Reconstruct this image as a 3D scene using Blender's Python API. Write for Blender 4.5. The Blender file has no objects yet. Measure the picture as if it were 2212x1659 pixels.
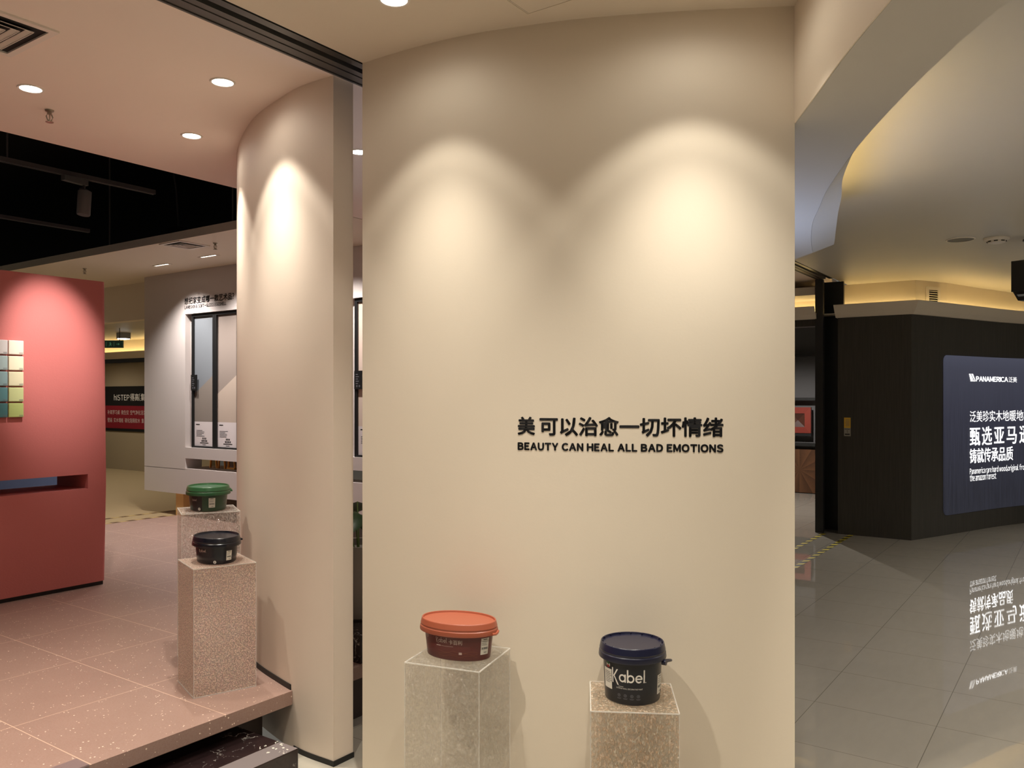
import bpy, bmesh, math, random
from math import sin, cos, radians, pi, hypot, atan2
from mathutils import Vector, Matrix

random.seed(7)
S = bpy.context.scene
COL = S.collection

# ------------------------------------------------------------------ camera, world, exposure
# world axes: X runs along the shutter line of the shop, Y into the shop, Z up; mall floor at z = 0
cam = bpy.data.cameras.new('camera')
cam.sensor_fit = 'HORIZONTAL'
cam.sensor_width = 36.0
cam.lens = 1790.0 / 2212.0 * 36.0
cam.shift_y = 27.5 / 2212.0
cam.clip_end = 100
cam_o = bpy.data.objects.new('camera', cam)
cam_o.location = (0, 0, 1.68)
cam_o.rotation_euler = (radians(90), 0, radians(35 - 90))
COL.objects.link(cam_o)
S.camera = cam_o

S.view_settings.view_transform = 'Standard'
S.view_settings.look = 'None'
S.view_settings.exposure = 0.3
S.view_settings.gamma = 1.0
S.view_settings.use_curve_mapping = False
try:
    S.cycles.max_bounces = 10
    S.cycles.transparent_max_bounces = 16
    S.cycles.sample_clamp_indirect = 4.0
    S.cycles.caustics_reflective = False
    S.cycles.caustics_refractive = False
    S.cycles.use_denoising = True
except Exception:
    pass

world = bpy.data.worlds.new('mall_ambient')
S.world = world
world.use_nodes = True
world.node_tree.nodes['Background'].inputs[0].default_value = (1.0, 0.93, 0.80, 1)
world.node_tree.nodes['Background'].inputs[1].default_value = 0.10

WARM = (1.0, 0.91, 0.75)
NEUT = (1.0, 0.92, 0.80)
LAMP = (1.0, 0.945, 0.83)
YEL = (1.0, 0.72, 0.28)


# ------------------------------------------------------------------ materials
def srgb(r, g, b):
    f = lambda c: (c / 255 / 12.92) if c / 255 <= 0.04045 else ((c / 255 + 0.055) / 1.055) ** 2.4
    return (f(r), f(g), f(b), 1)


class NT:
    def __init__(s, name):
        s.m = bpy.data.materials.new(name)
        s.m.use_nodes = True
        s.t = s.m.node_tree
        s.p = s.t.nodes['Principled BSDF']
        s.out = s.t.nodes['Material Output']

    def n(s, kind, **kw):
        nd = s.t.nodes.new(kind)
        for k, v in kw.items():
            setattr(nd, k, v)
        return nd

    def l(s, a, b):
        s.t.links.new(a, b)

    def math(s, op, a, b=None, c=None):
        nd = s.n('ShaderNodeMath', operation=op)
        for i, v in enumerate((a, b, c)):
            if v is None:
                continue
            if isinstance(v, (int, float)):
                nd.inputs[i].default_value = v
            else:
                s.l(v, nd.inputs[i])
        return nd.outputs[0]

    def pos(s):
        g = s.n('ShaderNodeNewGeometry')
        x = s.n('ShaderNodeSeparateXYZ')
        s.l(g.outputs['Position'], x.inputs[0])
        return g.outputs['Position'], x.outputs

    def obj(s):
        g = s.n('ShaderNodeTexCoord')
        return g.outputs['Object']

    def noise(s, vec, scale, detail=2.0, rough=0.5, stretch=None):
        if stretch:
            mp = s.n('ShaderNodeMapping')
            mp.inputs['Scale'].default_value = stretch
            s.l(vec, mp.inputs[0])
            vec = mp.outputs[0]
        nd = s.n('ShaderNodeTexNoise')
        nd.inputs['Scale'].default_value = scale
        nd.inputs['Detail'].default_value = detail
        nd.inputs['Roughness'].default_value = rough
        s.l(vec, nd.inputs['Vector'])
        return nd.outputs[0]

    def ramp(s, fac, stops, interp='LINEAR'):
        nd = s.n('ShaderNodeValToRGB')
        e = nd.color_ramp.elements
        nd.color_ramp.interpolation = interp
        while len(e) < len(stops):
            e.new(0.5)
        for el, (p, c) in zip(e, stops):
            el.position = p
            el.color = c if not isinstance(c, (int, float)) else (c, c, c, 1)
        s.l(fac, nd.inputs[0])
        return nd.outputs[0]

    def mix(s, fac, a, b):
        nd = s.n('ShaderNodeMix', data_type='RGBA')
        for sock, v in ((nd.inputs[0], fac), (nd.inputs[6], a), (nd.inputs[7], b)):
            if isinstance(v, (int, float)):
                sock.default_value = v
            elif isinstance(v, tuple):
                sock.default_value = v
            else:
                s.l(v, sock)
        return nd.outputs[2]

    def bump(s, height, strength, dist=0.01, target=None):
        nd = s.n('ShaderNodeBump')
        nd.inputs['Strength'].default_value = strength
        nd.inputs['Distance'].default_value = dist
        s.l(height, nd.inputs['Height'])
        if target is None:
            s.l(nd.outputs[0], s.p.inputs['Normal'])
        return nd.outputs[0]

    def base(s, c, rough=0.5, metal=0.0, spec=0.5):
        if isinstance(c, tuple):
            s.p.inputs['Base Color'].default_value = c
        else:
            s.l(c, s.p.inputs['Base Color'])
        s.p.inputs['Roughness'].default_value = rough
        s.p.inputs['Metallic'].default_value = metal
        s.p.inputs['Specular IOR Level'].default_value = spec
        return s

    def emit(s, c, st):
        if isinstance(c, tuple):
            s.p.inputs['Emission Color'].default_value = c
        else:
            s.l(c, s.p.inputs['Emission Color'])
        s.p.inputs['Emission Strength'].default_value = st
        return s


def plain(name, c, rough=0.5, metal=0.0, spec=0.5, grain=0.0):
    m = NT(name).base(c, rough, metal, spec)
    if grain:
        m.bump(m.noise(m.obj(), 120, 3), grain, 0.002)
    return m.m


def paint(name, c, amount=0.035, rough=0.62, bump=0.05):
    m = NT(name)
    v, _ = m.pos()
    n1 = m.noise(v, 2.2, 3)
    k = tuple(x * (1 - amount) for x in c[:3]) + (1,)
    m.base(m.mix(n1, k, c), rough, 0, 0.35)
    m.bump(m.noise(v, 90, 3, 0.6), bump, 0.004)
    return m.m


def tile_mask(m, xyz, ax, x0, p, w):
    f = m.math('SUBTRACT', xyz[ax], x0)
    f = m.math('DIVIDE', f, p)
    f = m.math('FRACT', f)
    f = m.math('SUBTRACT', f, 0.5)
    f = m.math('ABSOLUTE', f)
    return m.math('GREATER_THAN', f, 0.5 - w / p / 2)


def mall_floor_mat():
    m = NT('polished_porcelain_tile')
    v, xyz = m.pos()
    g = m.math('MAXIMUM', tile_mask(m, xyz, 0, 4.70, 0.6, 0.0035), tile_mask(m, xyz, 1, 0.65, 0.604, 0.0035))
    n1 = m.noise(v, 1.4, 5, 0.6)
    n2 = m.noise(v, 5, 4, 0.6, (1, 3, 1))
    c = m.mix(m.math('MULTIPLY', m.math('ADD', n1, n2), 0.5), srgb(166, 160, 148), srgb(186, 179, 166))
    c = m.mix(g, c, srgb(126, 120, 110))
    m.base(c, 0.02, 0, 0.6)
    return m.m


def terracotta_mat():
    m = NT('speckled_terracotta_tile')
    v, xyz = m.pos()
    g = m.math('MAXIMUM', tile_mask(m, xyz, 0, 1.665, 0.6, 0.004), tile_mask(m, xyz, 1, 3.75, 0.66, 0.004))
    n1 = m.noise(v, 1.6, 5, 0.6)
    c = m.mix(n1, srgb(144, 117, 107), srgb(167, 139, 128))
    fine = m.noise(v, 140, 3, 0.7)
    c = m.mix(m.ramp(fine, [(0.40, 0.0), (0.75, 0.5)]), c, srgb(140, 104, 90))
    vo = m.n('ShaderNodeTexVoronoi')
    vo.inputs['Scale'].default_value = 60
    m.l(v, vo.inputs['Vector'])
    sz = m.noise(v, 30, 1)
    th = m.math('MULTIPLY', m.ramp(sz, [(0.44, 0.0), (0.66, 1.0)]), 0.21)
    sp = m.math('LESS_THAN', vo.outputs['Distance'], th)
    c = m.mix(sp, c, srgb(236, 214, 196))
    gn_ = m.n('ShaderNodeNewGeometry')
    sx_ = m.n('ShaderNodeSeparateXYZ')
    m.l(gn_.outputs['Normal'], sx_.inputs[0])
    g = m.math('MULTIPLY', g, m.math('GREATER_THAN', sx_.outputs[2], 0.5))
    c = m.mix(g, c, srgb(206, 174, 154))
    m.base(c, 0.42, 0, 0.45)
    m.bump(fine, 0.05, 0.003)
    return m.m


def marble_mat():
    m = NT('black_marble')
    v = m.obj()
    w = m.noise(v, 5, 6, 0.7)
    d = m.n('ShaderNodeMix', data_type='VECTOR')
    d.inputs[0].default_value = 0.35
    nz = m.n('ShaderNodeTexNoise')
    nz.inputs['Scale'].default_value = 7
    nz.inputs['Detail'].default_value = 5
    m.l(v, nz.inputs['Vector'])
    m.l(v, d.inputs[4])
    m.l(nz.outputs['Color'], d.inputs[5])
    vo = m.n('ShaderNodeTexVoronoi', feature='DISTANCE_TO_EDGE')
    vo.inputs['Scale'].default_value = 9
    m.l(d.outputs[1], vo.inputs['Vector'])
    vein = m.ramp(vo.outputs['Distance'], [(0.0, 1.0), (0.030, 0.0)])
    gate = m.ramp(w, [(0.50, 0.0), (0.62, 1.0)])
    f = m.math('MULTIPLY', vein, gate)
    c = m.mix(m.noise(v, 14, 4), srgb(26, 18, 20), srgb(52, 38, 38))
    c = m.mix(f, c, srgb(222, 214, 206))
    m.base(c, 0.18, 0, 0.5)
    return m.m


def dark_wood_mat():
    m = NT('charcoal_wood_panel')
    v, _ = m.pos()
    g = m.noise(v, 9, 4, 0.6, (6, 6, 0.25))
    m.base(m.mix(g, srgb(50, 48, 44), srgb(76, 72, 65)), 0.42, 0, 0.35)
    m.bump(g, 0.08, 0.004)
    return m.m


def acrylic_mat(name, haze, tint_a, tint_b, scale, stretch, irid=0.0, strength=0.6, dark=(88, 128, 124), light=(255, 186, 122)):
    """clear acrylic with an embossed texture, relief glints and any dichroic film colours painted in as streaks"""
    m = NT(name)
    v = m.obj()
    h = m.noise(v, scale, 2.5, 0.55, stretch)
    h2 = m.ramp(h, [(0.38, 0.0), (0.5, 0.6), (0.62, 1.0)])
    b = m.bump(h2, strength, 0.012, target=False)
    n2 = m.noise(v, scale * 0.55, 2, 0.5, stretch)
    n3 = m.noise(v, scale * 1.25, 2, 0.6, (stretch[2], stretch[0], stretch[1]))
    film = m.mix(m.ramp(n2, [(0.46, 0.0), (0.58, 1.0)]), tint_a, tint_b)
    teal, orange = srgb(*dark), srgb(*light)
    film = m.mix(m.ramp(h, [(0.425, 0.0), (0.455, irid), (0.475, irid), (0.490, 0.0)]), film, teal)
    film = m.mix(m.ramp(h, [(0.505, 0.0), (0.525, irid), (0.55, irid), (0.585, 0.0)]), film, orange)
    film = m.mix(m.ramp(n3, [(0.60, 0.0), (0.66, irid * 0.6)]), film, orange)
    tr = m.n('ShaderNodeBsdfTransparent')
    tr.inputs[0].default_value = (0.995, 0.992, 0.985, 1)
    df = m.n('ShaderNodeBsdfDiffuse')
    m.l(film, df.inputs[0])
    m.l(b, df.inputs['Normal'])
    tl = m.n('ShaderNodeBsdfTranslucent')
    m.l(film, tl.inputs[0])
    m.l(b, tl.inputs['Normal'])
    gl = m.n('ShaderNodeBsdfGlossy')
    gl.inputs['Roughness'].default_value = 0.12
    m.l(b, gl.inputs['Normal'])
    mt = m.n('ShaderNodeMixShader')
    mt.inputs[0].default_value = 0.22
    m.l(df.outputs[0], mt.inputs[1])
    m.l(tl.outputs[0], mt.inputs[2])
    rf = m.n('ShaderNodeBsdfRefraction')
    rf.inputs['IOR'].default_value = 1.14
    rf.inputs['Roughness'].default_value = 0.06
    m.l(m.mix(0.35, (1, 1, 1, 1), film), rf.inputs[0])
    m.l(b, rf.inputs['Normal'])
    m0 = m.n('ShaderNodeMixShader')
    m0.inputs[0].default_value = 0.10
    m.l(tr.outputs[0], m0.inputs[1])
    m.l(rf.outputs[0], m0.inputs[2])
    m1 = m.n('ShaderNodeMixShader')
    m.l(m.math('MULTIPLY', m.ramp(h, [(0.35, 0.3), (0.65, 1.0)]), haze), m1.inputs[0])
    m.l(m0.outputs[0], m1.inputs[1])
    m.l(mt.outputs[0], m1.inputs[2])
    m2 = m.n('ShaderNodeMixShader')
    m2.inputs[0].default_value = 0.06
    m.l(m1.outputs[0], m2.inputs[1])
    m.l(gl.outputs[0], m2.inputs[2])
    m.l(m2.outputs[0], m.out.inputs['Surface'])
    return m.m


def edge_mat():
    m = NT('polished_acrylic_edge')
    tr = m.n('ShaderNodeBsdfTransparent')
    df = m.n('ShaderNodeBsdfPrincipled')
    df.inputs['Base Color'].default_value = (0.93, 0.90, 0.85, 1)
    df.inputs['Roughness'].default_value = 0.1
    mx = m.n('ShaderNodeMixShader')
    mx.inputs[0].default_value = 0.42
    m.l(tr.outputs[0], mx.inputs[1])
    m.l(df.outputs[0], mx.inputs[2])
    m.l(mx.outputs[0], m.out.inputs['Surface'])
    return m.m


def stripe_mat(name, ca, cb, period, slant=1.0):
    m = NT(name)
    _, xyz = m.pos()
    f = m.math('ADD', xyz[0], m.math('MULTIPLY', xyz[1], slant))
    f = m.math('FRACT', m.math('DIVIDE', f, period))
    m.base(m.mix(m.math('GREATER_THAN', f, 0.5), ca, cb), 0.35)
    return m.m


def lightbox_mat():
    """back-lit fabric: brighter along the LED edge and the top, as the lamps inside sit"""
    m = NT('backlit_fabric')
    v = m.obj()
    x = m.n('ShaderNodeSeparateXYZ')
    m.l(v, x.inputs[0])
    st = m.noise(v, 10, 3, 0.6, (5, 5, 0.22))
    top = m.n('ShaderNodeMapRange')
    m.l(x.outputs[2], top.inputs[0])
    top.inputs[1].default_value = 0.25
    top.inputs[2].default_value = 2.2
    c = m.ramp(top.outputs[0], [(0.0, srgb(34, 34, 38)), (0.5, srgb(52, 52, 64)), (0.8, srgb(70, 71, 84)), (0.95, srgb(88, 90, 106)), (1.0, srgb(60, 62, 76))])
    c = m.mix(m.math('MULTIPLY', st, 0.35), c, srgb(90, 92, 112))
    m.base(srgb(20, 20, 24), 0.5, 0, 0.2)
    m.emit(c, 0.6)
    return m.m


def parquet_mat(name, ca, cb, cy, cz, square=False):
    m = NT(name)
    v, xyz = m.pos()
    dy = m.math('SUBTRACT', xyz[1], cy)
    dz = m.math('SUBTRACT', xyz[2], cz)
    if square:
        ay, az = m.math('ABSOLUTE', dy), m.math('ABSOLUTE', dz)
        f = m.math('MULTIPLY', m.math('GREATER_THAN', ay, az), 0.4)
        g = m.noise(v, 30, 3, 0.6, (1, 6, 1))
    else:
        a = m.math('ARCTAN2', dz, dy)
        f = m.math('FRACT', m.math('MULTIPLY', a, 12 / (2 * pi)))
        g = m.noise(v, 18, 4, 0.7)
    m.base(m.mix(m.math('ADD', m.math('MULTIPLY', f, 0.6), m.math('MULTIPLY', g, 0.4)), ca, cb), 0.4)
    return m.m


M = {}
M['cream'] = paint('cream_wall_paint', srgb(228, 215, 196))
M['ceiling'] = paint('white_ceiling_paint', srgb(224, 212, 194), bump=0.02)
M['ceiling_dim'] = paint('dimmed_white_ceiling_paint', srgb(198, 193, 184), bump=0.02, rough=0.45)  # the white ceiling paint greyed down for the dimmer mall light
M['blush'] = paint('bounce_tinted_ceiling_paint', srgb(240, 224, 212), bump=0.02)  # white ceiling; pinkish tint stands in for bounce off floor and red wall
M['pillar'] = paint('warm_white_wall_paint', srgb(228, 212, 196))
M['red'] = paint('terracotta_red_wall_paint', srgb(198, 114, 110), bump=0.2)
M['white_wall'] = paint('cool_white_panel_paint', srgb(206, 198, 194), bump=0.02)
M['blue'] = paint('slate_blue_wall_paint', srgb(88, 108, 142))
M['mall_floor'] = mall_floor_mat()
M['terracotta'] = terracotta_mat()
M['slab_edge'] = M['terracotta']
M['marble'] = marble_mat()
M['nosing'] = plain('brushed_grey_nosing', srgb(120, 110, 110), 0.45)
M['dark_wood'] = dark_wood_mat()
M['riser'] = plain('dark_brown_riser', srgb(58, 44, 40), 0.5)
M['black'] = plain('matt_black', srgb(18, 18, 18), 0.5)
M['black_metal'] = plain('black_anodised_metal', srgb(40, 40, 39), 0.35, 0.0)
M['track'] = NT('worn_dark_steel').base(srgb(80, 77, 74), 0.45, 0.1).m
M['void'] = plain('black_sprayed_void', srgb(15, 14, 15), 0.9, 0, 0.1)
M['void_pipe'] = plain('black_sprayed_pipe', srgb(70, 64, 64), 0.6, 0, 0.2)
M['beige_wall'] = paint('khaki_shop_wall', srgb(150, 134, 106))
M['far_floor'] = NT('beige_far_tile').base(srgb(176, 156, 120), 0.25).m
M['ink'] = plain('black_vinyl', srgb(32, 31, 33), 0.45)
M['white_ink'] = plain('white_print', srgb(236, 230, 222), 0.5)
M['pale_ink'] = plain('pale_print', srgb(196, 170, 160), 0.5)
M['gold_ink'] = plain('copper_line_print', srgb(150, 92, 62), 0.4)
M['grey_ink'] = plain('dim_grey_print', srgb(110, 110, 116), 0.5)
M['label'] = plain('label_paper', srgb(222, 216, 204), 0.6)
M['sign_black'] = plain('black_sign_vinyl', srgb(26, 24, 21), 0.9, 0, 0.1)
M['sign_red'] = plain('dark_red_sign_vinyl', srgb(116, 24, 32), 0.8, 0, 0.15)
M['white_metal'] = plain('white_enamel_metal', srgb(226, 218, 208), 0.4)
M['chrome'] = plain('brass_and_chrome', srgb(150, 138, 120), 0.3, 0.7)
M['dark_slot'] = plain('vent_shadow_lining', srgb(20, 17, 15), 0.8)
M['edge'] = edge_mat()
M['lens'] = NT('lit_lamp_lens').base((0.9, 0.9, 0.88, 1), 0.4).emit((1.0, 0.96, 0.88, 1), 16).m
M['led'] = NT('warm_led_strip').base((0.9, 0.8, 0.5, 1), 0.4).emit((1.0, 0.74, 0.32, 1), 12).m
M['led_soft'] = NT('dim_warm_led_strip').base((0.9, 0.8, 0.5, 1), 0.4).emit((1.0, 0.72, 0.28, 1), 42).m
M['glow_letter'] = NT('lit_white_letter').base((0.9, 0.9, 0.9, 1), 0.4).emit((1.0, 1.0, 1.0, 1), 1.25).m
M['lightbox'] = lightbox_mat()
M['exit'] = NT('exit_sign_face').base(srgb(16, 30, 22), 0.3).emit(srgb(20, 40, 28), 0.35).m
M['exit_mark'] = NT('exit_sign_mark').base(srgb(60, 110, 80), 0.3).emit(srgb(90, 150, 110), 0.25).m
M['tape'] = stripe_mat('black_yellow_tape', srgb(226, 206, 76), srgb(24, 22, 18), 0.19, 1.0)
M['tape_far'] = stripe_mat('worn_hazard_tape', srgb(176, 150, 98), srgb(84, 60, 36), 0.19, 0.2)
M['orange_wood'] = plain('orange_pine', srgb(224, 152, 72), 0.5)
M['brown'] = plain('dark_brown_board', srgb(84, 52, 30), 0.6)
M['plywood'] = plain('pale_plywood', srgb(226, 184, 120), 0.6)
M['leaf'] = NT('glossy_leaf').base(srgb(44, 84, 36), 0.35).m
M['stem'] = plain('green_stem', srgb(86, 106, 44), 0.5)
M['pot'] = plain('pale_grey_ceramic', srgb(150, 142, 136), 0.5)
M['shelf_wall'] = paint('graphite_shelf_wall', srgb(92, 90, 90))
M['red_wood'] = parquet_mat('red_stained_wood', srgb(122, 46, 36), srgb(150, 66, 50), 4.2067, 1.273, True)
M['dark_parquet'] = parquet_mat('dark_pyramid_veneer', srgb(60, 32, 24), srgb(96, 56, 40), 4.2067, 1.273, True)
M['parquet'] = parquet_mat('radial_walnut_parquet', srgb(66, 42, 28), srgb(116, 78, 50), 4.183, 0.406)
M['yellow_paper'] = plain('yellow_notice_paper', srgb(226, 182, 64), 0.6)
M['grey_paper'] = plain('grey_notice_paper', srgb(158, 154, 142), 0.6)
M['glass'] = NT('dusty_glass').base(srgb(150, 156, 166), 0.15).m
M['plaque'] = plain('grey_metal_plaque', srgb(140, 122, 122), 0.35, 0.3)


# ------------------------------------------------------------------ mesh helpers
def link(name, bm, mat, parent=None, smooth=False, mats=None):
    me = bpy.data.meshes.new(name)
    bmesh.ops.recalc_face_normals(bm, faces=bm.faces)
    bm.to_mesh(me)
    bm.free()
    for x in (mats or [mat]):
        me.materials.append(x)
    if smooth:
        for p in me.polygons:
            p.use_smooth = True
        if hasattr(me, 'set_sharp_from_angle'):
            me.set_sharp_from_angle(angle=radians(38))
    o = bpy.data.objects.new(name, me)
    COL.objects.link(o)
    if parent:
        o.parent = parent
    return o


def box(bm, x0, x1, y0, y1, z0, z1, mi=0):
    vs = [bm.verts.new(p) for p in ((x0, y0, z0), (x1, y0, z0), (x1, y1, z0), (x0, y1, z0),
                                    (x0, y0, z1), (x1, y0, z1), (x1, y1, z1), (x0, y1, z1))]
    for f in ((0, 3, 2, 1), (4, 5, 6, 7), (0, 1, 5, 4), (1, 2, 6, 5), (2, 3, 7, 6), (3, 0, 4, 7)):
        bm.faces.new([vs[i] for i in f]).material_index = mi
    return vs


def obox(bm, c, ax, ay, az, hx, hy, hz):
    """box with its own axes"""
    c, ax, ay, az = Vector(c), Vector(ax).normalized(), Vector(ay).normalized(), Vector(az).normalized()
    vs = [bm.verts.new(c + ax * (sx * hx) + ay * (sy * hy) + az * (sz * hz))
          for sz in (-1, 1) for sy in (-1, 1) for sx in (-1, 1)]
    for f in ((0, 2, 3, 1), (4, 5, 7, 6), (0, 1, 5, 4), (1, 3, 7, 5), (3, 2, 6, 7), (2, 0, 4, 6)):
        bm.faces.new([vs[i] for i in f])


def prism(bm, poly, z0, z1):
    n = len(poly)
    a = [bm.verts.new((x, y, z0)) for x, y in poly]
    b = [bm.verts.new((x, y, z1)) for x, y in poly]
    f1 = bm.faces.new(list(reversed(a)))
    f2 = bm.faces.new(b)
    for i in range(n):
        j = (i + 1) % n
        bm.faces.new((a[i], a[j], b[j], b[i]))
    bmesh.ops.triangulate(bm, faces=[f1, f2])


def ribbon(bm, pa, pb, z0, z1):
    """thin upright band between two plan lines of equal point count"""
    rings = [[bm.verts.new((x, y, z)) for x, y, z in ((a[0], a[1], z0), (b[0], b[1], z0), (b[0], b[1], z1), (a[0], a[1], z1))] for a, b in zip(pa, pb)]
    for r0, r1 in zip(rings, rings[1:]):
        for k in range(4):
            q = (k + 1) % 4
            bm.faces.new((r0[k], r0[q], r1[q], r1[k]))
    bm.faces.new(rings[0])
    bm.faces.new(list(reversed(rings[-1])))


def strip(bm, pts0, pts1):
    a = [bm.verts.new(p) for p in pts0]
    b = [bm.verts.new(p) for p in pts1]
    for i in range(len(a) - 1):
        bm.faces.new((a[i], a[i + 1], b[i + 1], b[i]))


def sweep(bm, path, prof, closed=True):
    """profile (offset along the path normal, z) carried along a plan path; ends capped"""
    nr = normals(path)
    rings = []
    for (x, y), (nx, ny) in zip(path, nr):
        rings.append([bm.verts.new((x + nx * o, y + ny * o, z)) for o, z in prof])
    m = len(prof)
    for r0, r1 in zip(rings, rings[1:]):
        for k in range(m if closed else m - 1):
            q = (k + 1) % m
            bm.faces.new((r0[k], r0[q], r1[q], r1[k]))
    if closed:
        bm.faces.new(rings[0])
        bm.faces.new(list(reversed(rings[-1])))


def loft(bm, rings, n=56, cap0=True, cap1=True):
    """elliptic rings (z, rx, ry)"""
    vs = []
    for z, rx, ry in rings:
        vs.append([bm.verts.new((rx * cos(2 * pi * k / n), ry * sin(2 * pi * k / n), z)) for k in range(n)])
    for a, b in zip(vs, vs[1:]):
        for k in range(n):
            q = (k + 1) % n
            bm.faces.new((a[k], a[q], b[q], b[k]))
    if cap0:
        bm.faces.new(list(reversed(vs[0])))
    if cap1:
        bm.faces.new(vs[-1])


def tube(bm, pts, r, n=10, caps=True):
    pts = [Vector(p) for p in pts]
    rings = []
    for i, p in enumerate(pts):
        t = (pts[min(i + 1, len(pts) - 1)] - pts[max(i - 1, 0)]).normalized()
        up = Vector((0, 0, 1)) if abs(t.z) < 0.95 else Vector((1, 0, 0))
        u = t.cross(up).normalized()
        v = t.cross(u)
        rr = r[i] if isinstance(r, (list, tuple)) else r
        rings.append([bm.verts.new(p + (u * cos(2 * pi * k / n) + v * sin(2 * pi * k / n)) * rr) for k in range(n)])
    for a, b in zip(rings, rings[1:]):
        for k in range(n):
            q = (k + 1) % n
            bm.faces.new((a[k], a[q], b[q], b[k]))
    if caps:
        bm.faces.new(rings[0])
        bm.faces.new(list(reversed(rings[-1])))


def bevel(o, w, seg=3):
    md = o.modifiers.new('edge_round', 'BEVEL')
    md.width = w
    md.segments = seg
    md.limit_method = 'ANGLE'
    return o


def catmull(P, n=10):
    out = []
    ext = lambda a, b: tuple(2 * p - q for p, q in zip(a, b))
    Q = [ext(P[0], P[1])] + list(P) + [ext(P[-1], P[-2])]
    for i in range(1, len(Q) - 2):
        p0, p1, p2, p3 = Q[i - 1:i + 3]
        for k in range(n):
            t = k / n
            out.append(tuple(.5 * ((2 * b) + (c - a) * t + (2 * a - 5 * b + 4 * c - d) * t * t + (-a + 3 * b - 3 * c + d) * t ** 3)
                             for a, b, c, d in zip(p0, p1, p2, p3)))
    out.append(tuple(P[-1]))
    return out


def normals(path):
    """unit normals on the side that lies to the right of the walking direction"""
    out = []
    for i in range(len(path)):
        a, b = path[max(i - 1, 0)], path[min(i + 1, len(path) - 1)]
        dx, dy = b[0] - a[0], b[1] - a[1]
        L = hypot(dx, dy)
        out.append((dy / L, -dx / L))
    return out


def offset(path, d):
    return [(x + nx * d, y + ny * d) for (x, y), (nx, ny) in zip(path, normals(path))]


class Plan:
    """a wall seen in plan: distance along it -> point and outward normal"""
    def __init__(s, path, side=1):
        s.p, s.n = path, [(side * a, side * b) for a, b in normals(path)]
        s.s = [0]
        for a, b in zip(path, path[1:]):
            s.s.append(s.s[-1] + hypot(b[0] - a[0], b[1] - a[1]))

    def at(s, d, z, off=0.0):
        i = 0
        while i < len(s.s) - 2 and s.s[i + 1] < d:
            i += 1
        t = (d - s.s[i]) / (s.s[i + 1] - s.s[i])
        (x0, y0), (x1, y1) = s.p[i], s.p[i + 1]
        n0, n1 = s.n[i], s.n[i + 1]
        nx, ny = n0[0] + (n1[0] - n0[0]) * t, n0[1] + (n1[1] - n0[1]) * t
        return (x0 + (x1 - x0) * t + nx * off, y0 + (y1 - y0) * t + ny * off, z)


# ------------------------------------------------------------------ lettering
SLOGAN = '美 可以治愈一切坏情绪'
SLOGAN_EN = 'BEAUTY CAN HEAL ALL BAD EMOTIONS'
GALLERY = '想把家变成哪一款艺术品?'
GALLERY_EN = 'LAMBSKIN & SOFT-GLOSS EGGSHELL'
_need = set(''.join((SLOGAN, GALLERY, '得高(集团)补氧学习桌微生仪空气净化活泼壁画实木墙板碳化阻隔软木泛美珍地暖板甄选亚马逊铸就传承品质卡百利')))
_latin = set(SLOGAN_EN + GALLERY_EN + 'hISTEPPANAMERICAPanamerica rare hard wood,original from the amazon forestINTERIOR WALL DECORATIVE PAINTDN/1L?()')
_need |= {chr(ord(c) + 0xFEE0) for c in _latin if c != ' '}
_need.discard(' ')
GLYPH = {}


def load_glyphs():
    obs = []
    for ch in sorted(_need):
        cu = bpy.data.curves.new('glyph', 'FONT')
        cu.body = ch
        cu.resolution_u = 3
        o = bpy.data.objects.new('glyph', cu)
        COL.objects.link(o)
        obs.append((ch, o, cu))
    dg = bpy.context.evaluated_depsgraph_get()
    dg.update()
    for ch, o, cu in obs:
        me = o.evaluated_get(dg).to_mesh()
        vs = [(v.co.x, v.co.y) for v in me.vertices]
        fs = [tuple(p.vertices) for p in me.polygons]
        o.evaluated_get(dg).to_mesh_clear()
        GLYPH[ch] = (vs, fs)
    for ch, o, cu in obs:
        bpy.data.objects.remove(o)
        bpy.data.curves.remove(cu)


load_glyphs()


def layout(body, gap=0.10, space=0.30, cjk=1.0):
    vs, fs, x = [], [], 0.0
    for ch in body:
        if ch == ' ':
            x += space
            continue
        if ord(ch) < 0x80:
            gv, gf = GLYPH[chr(ord(ch) + 0xFEE0)]
            if ch == 'I':        # plain upright stroke, no slab ends
                y0_, y1_ = min(v[1] for v in gv), max(v[1] for v in gv)
                gv, gf = [(0, y0_), (0.085, y0_), (0.085, y1_), (0, y1_)], [(0, 1, 2, 3)]
            if not gv:
                continue
            x0, x1 = min(v[0] for v in gv), max(v[0] for v in gv)
            adv, sh = x1 - x0 + gap, x - x0
        else:
            gv, gf = GLYPH.get(ch, ([], []))
            adv, sh = cjk, x
        k = len(vs)
        vs += [(a + sh, b) for a, b in gv]
        fs += [tuple(i + k for i in f) for f in gf]
        x += adv
    return vs, fs


def fit(shape, u0, u1, v0, v1, bold=0.0):
    vs, fs = shape
    x0, x1 = min(v[0] for v in vs), max(v[0] for v in vs)
    y0, y1 = min(v[1] for v in vs), max(v[1] for v in vs)
    sx, sy = (u1 - u0) / (x1 - x0), (v1 - v0) / (y1 - y0)
    base = [(u0 + (x - x0) * sx, v0 + (y - y0) * sy) for x, y in vs]
    if not bold:
        return base, fs
    V, Fc = [], []
    for k in range(8):
        dx, dy = bold * cos(k * pi / 4), bold * sin(k * pi / 4)
        n = len(V)
        V += [(x + dx, y + dy) for x, y in base]
        Fc += [tuple(i + n for i in f) for f in fs]
    return V, Fc


def put(bm, shape, fn):
    vs, fs = shape
    bv = [bm.verts.new(fn(u, v)) for u, v in vs]
    for f in fs:
        if len(set(f)) > 2:
            try:
                bm.faces.new([bv[i] for i in f])
            except ValueError:
                pass


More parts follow.
